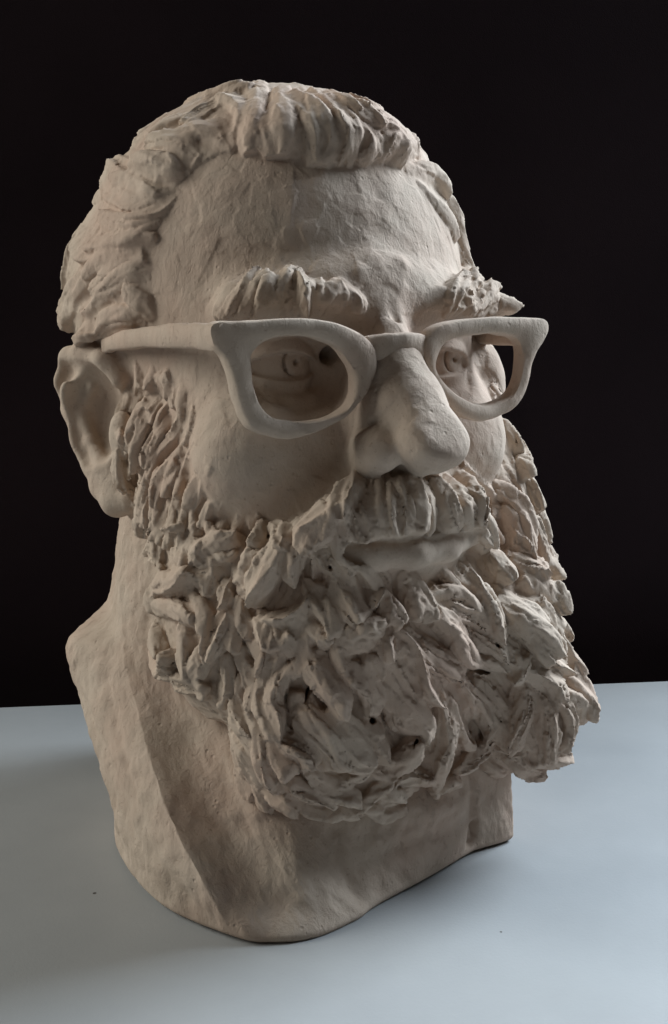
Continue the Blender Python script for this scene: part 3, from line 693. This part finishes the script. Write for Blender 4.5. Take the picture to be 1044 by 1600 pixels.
HAIR_LOCKS = '''98 12 0 -216 -97 1199 -369 -412 1007 -422 -475 845
131 12 0 -228 -307 1119 -317 -518 968 -337 -547 828
113 12 1 -202 -426 1087 -203 -592 965 -187 -621 802
85 12 0 -147 -409 1108 -135 -581 1013 -127 -639 911 -153 -635 797
80 12 9 -49 -340 1143 -71 -610 1000 -63 -656 900 -81 -642 806
62 12 9 -47 -501 1087 -24 -642 958 -19 -663 875 -26 -647 803
74 12 9 -11 -636 968 66 -654 923 79 -660 855 23 -646 806
75 12 9 41 -486 1098 85 -589 1029 143 -632 959
81 12 9 93 -634 968 217 -619 939 264 -615 873
69 12 9 122 -643 818 169 -647 882 226 -621 925
64 12 9 213 -610 812 251 -620 858 274 -608 903
70 12 9 18 -238 1175 3 -498 1092 48 -596 1025
85 10 9 336 -564 802 473 -484 790 625 -388 731
76 10 9 625 -388 731 703 -357 646 759 -334 556
61 10 9 397 -581 729 524 -550 622 618 -509 509
58 10 9 741 -342 571 788 -333 447 831 -331 369
44 10 9 829 -322 385 630 -702 291
75 10 9 -477 -410 877 -423 -357 998 -418 -139 1108
115 10 9 -488 -402 886 -552 -256 962 -657 -135 930
144 10 9 -643 -312 798 -676 -213 863 -726 -46 890
116 10 9 -717 -260 703 -748 -198 769 -799 -27 794
149 10 4 -802 -212 634 -836 -42 720 -799 363 834
99 10 9 -728 -265 674 -806 -182 665 -850 115 750
63 10 9 -729 -292 644 -797 -238 577 -870 -135 554
88 10 9 -797 -238 563 -872 -140 540 -918 114 586
106 10 9 -807 -242 485 -897 -116 470 -959 152 455
77 10 9 -867 -207 401 -928 -56 358 -978 157 322
106 10 9 -823 -251 324 -907 -130 284 -966 98 246
90 10 9 -899 -151 270 -944 11 230 -981 229 158
89 10 9 -979 157 292 -1000 327 236 -973 715 162
81 10 9 -817 -260 126 -849 -225 197 -899 -148 241
89 10 9 -846 -209 141 -901 -90 112 -936 121 52
93 10 9 -964 180 112 -1008 293 19
90 10 9 -551 -87 1044 -628 8 1010 -698 83 958
83 10 9 -388 -80 1144 -488 -131 1070 -588 -146 990
79 10 9 -425 32 1154 -340 -1 1185 -274 -117 1176
89 6 9 -865 -77 630 -920 56 553 -964 138 410
90 7 9 -990 232 294 -1003 448 207 -993 709 112'''
BROW_RIGHT = '''54 10 9 -658 -724 133 -596 -773 217 -500 -734 307
59 10 9 -612 -766 138 -560 -805 217 -486 -770 287
59 10 9 -555 -791 133 -518 -841 204 -467 -813 265
75 10 9 -470 -829 133 -451 -855 230 -392 -792 315
59 12 9 -368 -804 315 -361 -901 243 -343 -888 144
59 10 9 -335 -891 144 -295 -930 204 -218 -898 256
54 10 9 -251 -903 139 -223 -925 192 -206 -905 251
65 10 9 -205 -903 256 -138 -926 206 -150 -927 139
59 10 9 -517 -817 144 -492 -849 212 -434 -817 271
54 10 9 -395 -860 138 -395 -892 217 -375 -820 293
48 10 9 -294 -898 138 -271 -924 191 -250 -902 245
48 10 9 -630 -762 170 -577 -777 231 -540 -758 271
37 10 9 -594 -779 144 -556 -816 204 -523 -821 243
37 10 9 -496 -823 138 -475 -855 196 -450 -840 249
38 10 9 -432 -844 138 -431 -874 204 -403 -828 271
38 10 9 -366 -874 144 -375 -907 212 -357 -844 276
38 10 9 -309 -899 144 -311 -934 212 -289 -877 271
38 10 9 -239 -910 144 -187 -927 192 -167 -917 232'''
BROW_LEFT = '''70 10 9 369 -873 140 370 -909 225 514 -740 305
59 10 9 442 -865 175 609 -695 308
67 10 9 536 -829 164 739 -626 265
55 10 9 696 -719 154 781 -630 244
56 10 9 798 -653 149 831 -658 216
50 10 9 842 -677 149 850 -700 194
49 10 9 650 -700 270 791 -631 259
52 10 9 423 -858 152 478 -839 241
55 10 9 601 -787 153 723 -677 227
41 10 9 395 -873 158 441 -864 226 521 -774 281
41 10 9 503 -841 164 592 -776 235'''
PITS = '''-586 -992 -770 -535 -875 -795 4 3
-586 -1004 -771 -535 -887 -796 11 6
-585 -1016 -771 -534 -899 -797 4 3
-529 -1035 -1028 -477 -920 -1060 3 2
-532 -1035 -1034 -480 -920 -1067 8 5
-536 -1037 -1040 -484 -923 -1073 3 2
-198 -1192 -1579 -130 -1069 -1632 6 3
-193 -1192 -1584 -125 -1069 -1638 14 8
-188 -1192 -1589 -120 -1069 -1643 6 3
-461 -1132 -1398 -400 -1004 -1447 4 3
-464 -1131 -1408 -402 -1003 -1457 7 4
-466 -1130 -1418 -405 -1002 -1467 9 5
-469 -1129 -1428 -408 -1001 -1477 10 6
-471 -1128 -1437 -410 -1000 -1487 11 7
-474 -1127 -1447 -413 -1000 -1497 10 6
-477 -1127 -1456 -416 -1000 -1507 9 5
-480 -1127 -1466 -419 -1000 -1517 7 4
-483 -1127 -1475 -423 -1000 -1526 4 3
-623 -960 -1087 -578 -853 -1118 3 2
-628 -960 -1099 -583 -853 -1131 6 4
-633 -959 -1112 -588 -852 -1143 6 4
-638 -959 -1124 -593 -852 -1156 3 2
-879 -590 -1398 -843 -481 -1434 4 2
-878 -600 -1389 -842 -492 -1425 8 5
-877 -613 -1380 -841 -504 -1416 3 2
-183 -1214 -1038 -122 -1105 -1071 4 3
-186 -1217 -1049 -125 -1107 -1082 9 5
-189 -1219 -1060 -128 -1110 -1093 11 6
-192 -1222 -1070 -131 -1112 -1104 9 5
-195 -1224 -1081 -133 -1114 -1115 4 3
361 -1149 -1452 443 -1032 -1499 6 4
377 -1146 -1457 458 -1029 -1503 10 6
391 -1144 -1461 473 -1027 -1508 13 8
406 -1142 -1465 488 -1025 -1512 14 9
418 -1143 -1468 500 -1026 -1515 13 8
432 -1142 -1472 514 -1025 -1519 10 6
445 -1141 -1476 528 -1025 -1523 6 4
468 -1158 -1338 535 -1065 -1372 4 2
478 -1159 -1350 546 -1066 -1384 9 5
489 -1159 -1362 557 -1066 -1396 4 2
24 -1209 -1700 97 -1090 -1756 5 3
23 -1208 -1712 96 -1089 -1768 8 5
21 -1206 -1724 94 -1087 -1780 11 7
20 -1204 -1737 93 -1085 -1793 11 7
19 -1202 -1749 92 -1083 -1806 8 5
20 -1196 -1763 92 -1078 -1820 5 3
-826 -666 -968 -788 -555 -995 2 1
-832 -655 -977 -794 -545 -1004 5 3
-838 -644 -986 -800 -534 -1013 6 3
-843 -630 -996 -805 -519 -1023 5 3
-849 -618 -1005 -811 -507 -1032 2 1
-488 -1132 -1874 -441 -1033 -1923 3 2
-498 -1129 -1870 -452 -1030 -1919 7 4
-509 -1126 -1866 -462 -1027 -1916 8 5
-519 -1122 -1862 -473 -1023 -1912 7 4
-529 -1118 -1859 -483 -1019 -1908 3 2
-902 -318 -873 -871 -215 -894 2 1
-903 -345 -859 -871 -242 -880 5 3
-901 -364 -847 -869 -261 -868 6 4
-898 -380 -835 -866 -277 -856 5 3
-894 -393 -825 -862 -290 -845 2 1
-61 -1217 -982 -2 -1116 -1010 3 2
-45 -1211 -991 15 -1111 -1019 8 5
-32 -1210 -998 28 -1110 -1027 3 2
-375 -1135 -891 -322 -1031 -918 3 2
-364 -1135 -901 -312 -1031 -927 8 5
-355 -1136 -909 -302 -1032 -936 3 2'''
# ------------------------------------------------------------------ tufts of hair pressed and cut into the clay
def grad(fn, P, e=.08):
    P = np.asarray(P, f32); g = np.stack([fn(P + np.array(a, f32)) - fn(P - np.array(a, f32)) for a in ((e, 0, 0), (0, e, 0), (0, 0, e))], -1).astype(float)
    return g / np.maximum(np.linalg.norm(g, axis=1, keepdims=True), 1e-6)
def catmull(P, n):
    P = np.asarray(P, float); Q = np.vstack([2 * P[0] - P[1], P, 2 * P[-1] - P[-2]]); m = len(P) - 1; out = []
    for u_ in np.linspace(0, m, n):
        i = min(int(u_), m - 1); t = u_ - i; a, b, c, d = Q[i:i + 4]
        out.append(.5 * ((2 * b) + (c - a) * t + (2 * a - 5 * b + 4 * c - d) * t * t + (3 * b - a - 3 * c + d) * t**3))
    return np.array(out)
TUFTS = []      # (name, owner, spine ...)
class Tuft:
    def __init__(self, owner, P, N, dist, w, lift, groove, seed, up_tip=.2, thick=.42, sink=0., curl=0.):
        rg = random.Random(seed); self.owner = owner; self.seed = seed; L = np.linalg.norm(np.diff(P, axis=0), axis=1).sum()
        nl = int(min(22, max(9, L / .22))); C = catmull(P, nl); NN = catmull(N, nl)
        dd = np.interp(np.linspace(0, len(P) - 1, nl), np.arange(len(P)), dist)
        t0 = np.linspace(0, 1, nl); g0 = np.gradient(C, axis=0); sd0 = np.cross(g0, NN); sd0 /= np.maximum(np.linalg.norm(sd0, axis=1, keepdims=True), 1e-6)
        C = C + sd0 * (curl * L * (rg.uniform(-.09, .09) * np.sin(math.pi * t0) + rg.uniform(-.07, .07) * np.sin(2 * math.pi * t0)))[:, None]; w = w * rg.uniform(.8, 1.3) if curl else w
        tg = np.gradient(C, axis=0); sl = np.linalg.norm(tg, axis=1, keepdims=True); tg /= np.maximum(sl, 1e-6)
        NN -= (NN * tg).sum(1, keepdims=True) * tg; NN /= np.maximum(np.linalg.norm(NN, axis=1, keepdims=True), 1e-6)
        Bn = np.cross(tg, NN); roll = rg.uniform(-.5, .5); tw = rg.uniform(-.9, .9); t = np.linspace(0, 1, nl)
        a = (roll + tw * (t - .5))[:, None]; self.b = Bn * np.cos(a) + NN * np.sin(a); self.n = NN * np.cos(a) - Bn * np.sin(a)
        blunt = rg.random(); tip = up_tip * w * np.maximum(0, t - .45) * 1.8
        self.C = C + NN * (tip - .16 * (1 - t) ** 2)[:, None]; self.tg = tg; self.sl = sl[:, 0]; self.nl = nl
        wt = .66 + .34 * np.sin(np.minimum(1, t / .45) * math.pi / 2)
        wt = np.where(t < .55, wt, wt - (.35 + .4 * (1 - blunt)) * np.clip((t - .55) / .45, 0, 1) ** (1.5 + blunt * 2))
        self.hw = w * .5 * wt; H = min(w * rg.uniform(.36, .55), thick) * lift
        self.H = H * (.35 + .65 * np.sin(math.pi * np.minimum(1, .1 + t * .62))); self.dep = .42 + sink + np.maximum(0, dd) + tip * .7 - .12 * t
        # faceted section: planes cut with a knife, meeting at a crest
        pk = rg.uniform(-.55, .55); k1 = (pk - 1) / 2 + rg.uniform(-.2, .2); k2 = (pk + 1) / 2 + rg.uniform(-.2, .2)
        self.ks = [-1, k1, pk, k2, 1]; self.kh = [rg.uniform(.0, .5), rg.uniform(.45, .9), 1.0, rg.uniform(.45, .9), rg.uniform(.0, .5)]
        if groove == 9: groove = rg.choice([0, 0, 1, 1, 2, 3])
        self.g = [(rg.uniform(-.8, .8), rg.uniform(.14, .34), rg.uniform(.07, .13)) for _ in range(groove)]
        self.lo = (self.C - w * .75 - .3).min(0); self.hi = (self.C + w * .75 + .3).max(0); self.strand = .05 + .05 * rg.random()
    def sd(self, q):
        d2 = ((q[:, None, :] - self.C[None].astype(f32)) ** 2).sum(-1); i = d2.argmin(1)
        al = ((q - self.C[i]) * self.tg[i]).sum(1); t = i + al / self.sl[i]; tc = np.clip(t, 0, self.nl - 1); ar = np.arange(self.nl)
        c = np.stack([np.interp(tc, ar, self.C[:, k]) for k in range(3)], -1); v = q - c
        hw = np.interp(tc, ar, self.hw); H = np.interp(tc, ar, self.H); dep = np.interp(tc, ar, self.dep)
        b = np.stack([np.interp(tc, ar, self.b[:, k]) for k in range(3)], -1); n = np.stack([np.interp(tc, ar, self.n[:, k]) for k in range(3)], -1)
        x = (v * b).sum(1); h = (v * n).sum(1); u_ = tc / (self.nl - 1)
        s = x / hw + .12 * np.sin(u_ * 4 + self.seed); pr = np.interp(s, self.ks, self.kh)
        for gp, gd, gw in self.g: pr = pr - gd * np.maximum(0, 1 - np.abs(s - gp - .15 * np.sin(u_ * 3.3 + self.seed * 2)) / gw)
        pr = pr + self.strand * vnoise(np.stack([s * 6, u_ * 2.2, np.full_like(s, self.seed * .37)], -1), 3) + .06 * vnoise(q / .5, 9)
        top = (h - H * pr) * .8; side = (np.abs(s) - 1) * hw * .9; end = np.maximum(-t, t - (self.nl - 1)) * self.sl[i] * .9
        return np.maximum(smax(smax(top, side, .06), end, .06), -h - dep)
def unpack(txt):
    out = []
    for ln in txt.split('\n'):
        q = [int(a) for a in ln.split()]; out.append((q[0] / 100, q[1] / 10, q[2], np.array(q[3:], float).reshape(-1, 3) / 100))
    return out
def plant(txt, fn, owner, seed, widen=1.15, up_tip=.2, longer=.12, lift=1.0, thick=.42, sink=0.):
    L = unpack(txt); A = np.concatenate([l[3] for l in L]); N = grad(fn, A); D = fn(A.astype(f32)); k = 0; flow = []
    for j, (w, h, g, P) in enumerate(L):
        n = len(P); e0, e1 = P[0] - P[1], P[-1] - P[-2]; Q = P.copy(); Q[0] = P[0] + e0 * longer * 1.5; Q[-1] = P[-1] + e1 * longer
        TUFTS.append(Tuft(owner, Q, N[k:k + n], D[k:k + n], w * widen, h * lift, g, seed + j * 7, up_tip, thick, sink, 1.0 if owner == 'beard' else .5 if owner == 'hair' else 0.))
        for a, b in zip(P[:-1], P[1:]): flow.append(np.concatenate([(a + b) / 2, (b - a) / max(1e-6, np.linalg.norm(b - a))]))
        k += n
    return np.array(flow)
def fill(count, fn, owner, seed, flow, default, accept, lo, hi, size=(.6, 1.2), length=(1.6, 3.2), gap=.7, lift=.9, thick=.42, under=0.):
    """more tufts between the drawn ones and round the far side, following the same flow"""
    rg = np.random.default_rng(seed); taken = flow[:, :3]; own = []; made = 0
    P = rg.uniform(lo, hi, (60000, 3)); d = fn(P.astype(f32)); P = P[np.abs(d) < .5]; d = d[np.abs(d) < .5]
    N = grad(fn, P); P = P - N * d[:, None]; P = P[accept(P)]; P = P[np.abs(fn(P.astype(f32))) < .1]
    for p in P:
        if made >= count: break
        if np.min(((taken - p) ** 2).sum(1)) < gap ** 2: continue
        if own and np.min(((np.array(own) - p) ** 2).sum(1)) < gap ** 2: continue
        q = ((flow[:, :3] - p) ** 2).sum(1); wgt = np.exp(-q / 2.2); v = default(p) * .06 + (wgt[:, None] * flow[:, 3:]).sum(0)
        v = v / np.linalg.norm(v) + rg.normal(0, .3, 3); n = grad(fn, p[None])[0]; v -= n * (v @ n); v /= np.linalg.norm(v)
        L = rg.uniform(*length); c = np.cross(n, v) * rg.normal(0, .18) * L
        Q = np.array([p - v * L * .5, p + c, p + v * L * .5]); g = grad(fn, Q); dq = fn(Q.astype(f32)); Q = Q - g * dq[:, None]
        TUFTS.append(Tuft(owner, Q - g * under, g, np.zeros(3), rg.uniform(*size), lift, 9, seed + made * 13, .1, thick, .1)); own.append(p); made += 1
    return made
def sd_bf(p): return np.minimum(sd_beard(p), sd_face(p))
def sd_hf(p): return np.minimum(sd_hair(p), sd_face(p))
bflow = plant(BEARD_LOCKS, sd_bf, 'beard', 100, 1.3, .12, longer=.22, lift=1.35, thick=.6, sink=.4)
mflow = plant(MOUSTACHE_LOCKS, sd_bf, 'moustache', 2000, 1.2, .06, longer=.2, lift=1.35, thick=.45, sink=.35)
hflow = plant(HAIR_LOCKS, sd_hf, 'hair', 3000, 1.4, .05, longer=.16, lift=1.0, thick=.4)
rflow = plant(BROW_RIGHT, sd_face, 'brow_r', 4000, 1.3, .16, lift=1.35, thick=.58); lflow = plant(BROW_LEFT, sd_face, 'brow_l', 4500, 1.3, .16, lift=1.35, thick=.58)
def down(p): return np.array([p[0] * .05, -.15, -1.0])
def is_beard(P):
    s = np.abs(P[:, 0]); ok = sd_beard(P.astype(f32)) < .12
    mouth = (s < 3.2) & (P[:, 2] > -9.3) & (P[:, 1] < -9); mst = (s < 4.8) & (P[:, 2] > -8.6) & (P[:, 1] < -8.5)
    return ok & ~mouth & ~mst & ((P[:, 1] < 1.2)) & ~((P[:, 2] < -18.5) & (P[:, 1] > -6.5))
nb = fill(85, sd_beard, 'beard', 51, np.concatenate([bflow, mflow]), down, is_beard, (-12, -14, -22), (13, 2, -3), lift=1.2, thick=.5, under=.16)
def back(p): return np.array([p[0] * .04, 1.0, -.12 * (p[1] + 2)])
def is_hair(P): return (sd_hair(P.astype(f32)) < sd_face(P.astype(f32)) - .2)
nh = fill(60, sd_hair, 'hair', 77, hflow, back, is_hair, (-11, -8, -6), (11, 14, 13.5), (1.2, 2.4), (3.5, 6.0), 1.2, .45, .3)
# ------------------------------------------------------------------ one clay surface, then taken apart again tuft by tuft
def sd_all(p):
    d = smin(sd_face(p), sd_hair(p), .25); return smin(d, sd_beard(p) + .18, .3)
def clay():
    lo, hi, h = (-12.2, -16, -23), (13.4, 14.5, 14.2), .081
    F = field(sd_all, lo, hi, h); lo = np.array(lo); LB = np.full(F.shape, -1, np.int16)
    def job(T):
        a = np.maximum(np.floor((T.lo - lo) / h).astype(int), 0); b = np.minimum(np.ceil((T.hi - lo) / h).astype(int) + 1, F.shape)
        ix = np.argwhere(F[a[0]:b[0], a[1]:b[1], a[2]:b[2]] > -.45) + a; q = (lo + ix * h).astype(f32)
        near = ((q[:, None, :] - T.C[None, ::3].astype(f32)) ** 2).sum(-1).min(1) < (T.hw.max() * 1.25 + .4) ** 2
        ix = ix[near]; return ix, T.sd(q[near])
    with ThreadPoolExecutor(4) as ex: res = list(ex.map(job, TUFTS))
    for k, (ix, d) in enumerate(res):
        old = F[ix[:, 0], ix[:, 1], ix[:, 2]]; F[ix[:, 0], ix[:, 1], ix[:, 2]] = smin(old, d, .09)
        w = ix[(d < old) & (d < .25)]; LB[w[:, 0], w[:, 1], w[:, 2]] = k
    # the slot of the mouth and the plain lower lip are worked last
    a = np.floor((np.array((-5, -15, -10.5)) - lo) / h).astype(int); b = np.ceil((np.array((5.2, -9, -6.2)) - lo) / h).astype(int)
    g = np.stack(np.meshgrid(*[np.arange(x, y) for x, y in zip(a, b)], indexing='ij'), -1); q = (lo + g * h).astype(f32); sub = F[a[0]:b[0], a[1]:b[1], a[2]:b[2]]
    slot = chain(q, [(-3.2, -11.7, -8.3), (-1.5, -12.7, -8.45), (0, -13.0, -8.45), (1.8, -12.7, -8.45), (3.6, -11.7, -8.3)], [.4, .72, .78, .72, .4], .3)
    lip = chain(q, [(-3.6, -10.5, -8.45), (-1.8, -11.7, -8.58), (0, -12.05, -8.58), (1.8, -11.7, -8.58), (3.9, -10.5, -8.45)], [.48, .6, .6, .6, .48], .4)
    sub[:] = smin(smax(sub, -slot, .2), lip, .15); LB[a[0]:b[0], a[1]:b[1], a[2]:b[2]][lip < .15] = -1
    for ln in PITS.split('\n'):        # holes poked between the tufts
        c = [int(v) / 100 for v in ln.split()]
        if len(c) < 8: continue
        P0, P1 = np.array(c[0:3]), np.array(c[3:6]); r0, r1 = c[6], c[7]
        a = np.maximum(np.floor((np.minimum(P0, P1) - .6 - lo) / h).astype(int), 0); b = np.minimum(np.ceil((np.maximum(P0, P1) + .6 - lo) / h).astype(int) + 1, F.shape)
        g = np.stack(np.meshgrid(*[np.arange(x, y) for x, y in zip(a, b)], indexing='ij'), -1); q = (lo + g * h).astype(f32)
        sub = F[a[0]:b[0], a[1]:b[1], a[2]:b[2]]; sub[:] = smax(sub, -cap(q, P0, P1, r0, r1), .08)
    V, Q = surface(F, lo, h); N = vnormals(V, Q)
    fl = np.minimum(sd_hair(V.astype(f32)), sd_beard(V.astype(f32))) - sd_face(V.astype(f32)); hairy = np.clip(.5 - fl, 0, 1)
    e = np.minimum(np.linalg.norm(V - np.array([3.7, -8, -.8]), axis=1), np.linalg.norm(V - np.array([-3.7, -8, -.8]), axis=1))
    calm = np.clip((e - .8) / 2.2, .2, 1)
    d = (.05 * fbm(V, 1.7, 2, 3) + .018 * fbm(V, .4, 2, 9)) * calm + .022 * fbm(V, .3, 2, 15) * hairy
    V = V + N * d[:, None]; N = vnormals(V, Q)
    # knife-cut facets over beard, brows and hair
    tl = LB[tuple(np.clip(np.round((V - lo) / h).astype(int), 0, np.array(F.shape) - 1).T)] >= 0; hy = np.where((hairy > .5) | tl)[0]; rg = np.random.default_rng(5)
    lipz = (np.abs(V[:, 0]) < 4.2) & (V[:, 1] < -10) & (V[:, 2] < -7.8) & (V[:, 2] > -9.4); sk = np.where(~((hairy > .5) | tl) & (calm > .6) & ~lipz & ~((np.abs(V[:, 0]) > 8.2) & (V[:, 1] > -.8) & (V[:, 2] < .6)))[0]; hy = hy[~lipz[hy] | tl[hy]]
    for n_s, amp, cl in ((520, .35, .05), (1500, .4, .03)):
        sd = rg.choice(sk, n_s, replace=False); Sp = V[sd].astype(f32); Sn = N[sd] + rg.normal(0, .06, (n_s, 3)); Sn /= np.linalg.norm(Sn, axis=1, keepdims=True); s2 = (Sp ** 2).sum(1)
        def near0(c):
            v = V[sk[c:c + 3000]].astype(f32); k = np.where((Sp[:, 0] > v[:, 0].min() - 2.5) & (Sp[:, 0] < v[:, 0].max() + 2.5))[0]
            return k[(s2[k][None] - 2 * (v @ Sp[k].T)).argmin(1)]
        with ThreadPoolExecutor(4) as ex: ns = np.concatenate(list(ex.map(near0, range(0, len(sk), 3000))))
        num = ((Sp[ns] - V[sk]) * Sn[ns]).sum(1); den = (N[sk] * Sn[ns]).sum(1)
        V[sk] += N[sk] * (np.where(den > .6, np.clip(num / np.maximum(den, .6), -cl, cl), 0) * amp)[:, None]
    N = vnormals(V, Q)
    FL = np.concatenate([bflow, mflow, hflow, rflow, lflow]); fp = FL[:, :3].astype(f32)
    for n_s, amp, cl, wid in ((1200, .55, .11, .5), (3400, .6, .055, .45)):
        sd = rg.choice(hy, n_s, replace=False); Sp = V[sd].astype(f32); Sn = N[sd]
        w_ = np.exp(-((Sp[:, None] - fp[None]) ** 2).sum(-1) / 1.2) + 1e-12; t = (w_ @ FL[:, 3:]) / w_.sum(1, keepdims=True) + rg.normal(0, .12, (n_s, 3)) + np.array([0, 0, -1e-3])
        t -= Sn * (t * Sn).sum(1, keepdims=True); t = (t / np.maximum(np.linalg.norm(t, axis=1, keepdims=True), 1e-6)).astype(f32)
        Sn = Sn + np.cross(Sn, t) * rg.normal(0, wid, (n_s, 1)) + t * rg.normal(0, .12, (n_s, 1)); Sn /= np.linalg.norm(Sn, axis=1, keepdims=True)
        s2 = (Sp ** 2).sum(1); st = (Sp * t).sum(1)
        def near(c):
            v = V[hy[c:c + 3000]].astype(f32); k = np.where((Sp[:, 0] > v[:, 0].min() - 1.5) & (Sp[:, 0] < v[:, 0].max() + 1.5))[0]
            return k[(s2[k][None] - 2 * (v @ Sp[k].T) - .95 * (v @ t[k].T - st[k][None]) ** 2).argmin(1)]
        with ThreadPoolExecutor(4) as ex: ns = np.concatenate(list(ex.map(near, range(0, len(hy), 3000))))
        num = ((Sp[ns] - V[hy]) * Sn[ns]).sum(1); den = (N[hy] * Sn[ns]).sum(1); ok = (den > .35) & (((Sp[ns] - V[hy]) ** 2).sum(1) < 4.0)
        V[hy] += N[hy] * (np.where(ok, np.clip(num / np.maximum(den, .35), -cl, cl), 0) * amp * np.where((sd_beard(V[hy].astype(f32)) < 1.2) | ((V[hy, 2] < 3.6) & (V[hy, 1] < -5)), 1, .5))[:, None]
        N = vnormals(V, Q)
    M = V[Q].mean(1); gi = np.clip(np.round((M - lo) / h).astype(int), 0, np.array(F.shape) - 1); lab = LB[gi[:, 0], gi[:, 1], gi[:, 2]].astype(int)
    cnt = np.bincount(lab[lab >= 0], minlength=len(TUFTS)); lab[(lab >= 0) & (cnt[np.maximum(lab, 0)] < 25)] = -1
    # a tuft is one connected patch; crumbs of it go back to the mass below
    order = np.argsort(lab, kind='stable'); cut = np.searchsorted(lab[order], np.arange(len(TUFTS) + 1))
    for k in range(len(TUFTS)):
        fi = order[cut[k]:cut[k + 1]]
        if not len(fi): continue
        u_, inv = np.unique(Q[fi], return_inverse=True); inv = inv.reshape(-1, 4); c = np.arange(len(u_))
        while True:
            mn = c[inv].min(1); c2 = c.copy(); np.minimum.at(c2, inv.ravel(), np.repeat(mn, 4))
            c2 = c2[c2]
            if (c2 == c).all(): break
            c = c2
        fc = c[inv[:, 0]]; big = np.bincount(fc).argmax(); lab[fi[fc != big]] = -1
    m32 = M.astype(f32); fd = np.stack([sd_face(m32), sd_hair(m32), sd_beard(m32) + .15, sd_moustache(m32) + .1], -1); base = -1 - fd.argmin(1)
    base[(np.abs(M[:, 0]) < 3.6) & (M[:, 1] < -10.4) & (M[:, 2] < -7.9) & (M[:, 2] > -9.2)] = -1
    lab = np.where(lab < 0, base, lab)
    def part(name, k, mat, parent):
        f = Q[lab == k]
        if not len(f): return None
        u_, inv = np.unique(f, return_inverse=True); o = mesh_ob(name, V[u_], inv.reshape(-1, 4), mat, parent)
        o.data.normals_split_custom_set_from_vertices(N[u_].tolist()); return o
    own = {'head': part('head', -1, CLAY, BUST), 'hair': part('hair', -2, CLAY_HAIR, BUST), 'beard': part('beard', -3, CLAY_HAIR, BUST), 'moustache': part('moustache', -4, CLAY_HAIR, BUST), 'brow_r': empty('eyebrow', BUST), 'brow_l': empty('eyebrow', BUST)}
    nm = {'hair': 'hair_tuft', 'beard': 'beard_tuft', 'moustache': 'moustache_tuft', 'brow_r': 'eyebrow_tuft', 'brow_l': 'eyebrow_tuft'}
    for k, T in enumerate(TUFTS): part(nm[T.owner], k, CLAY_HAIR, own[T.owner])
    print('clay faces', len(Q), 'tufts', len(TUFTS), nb, nh)
clay()
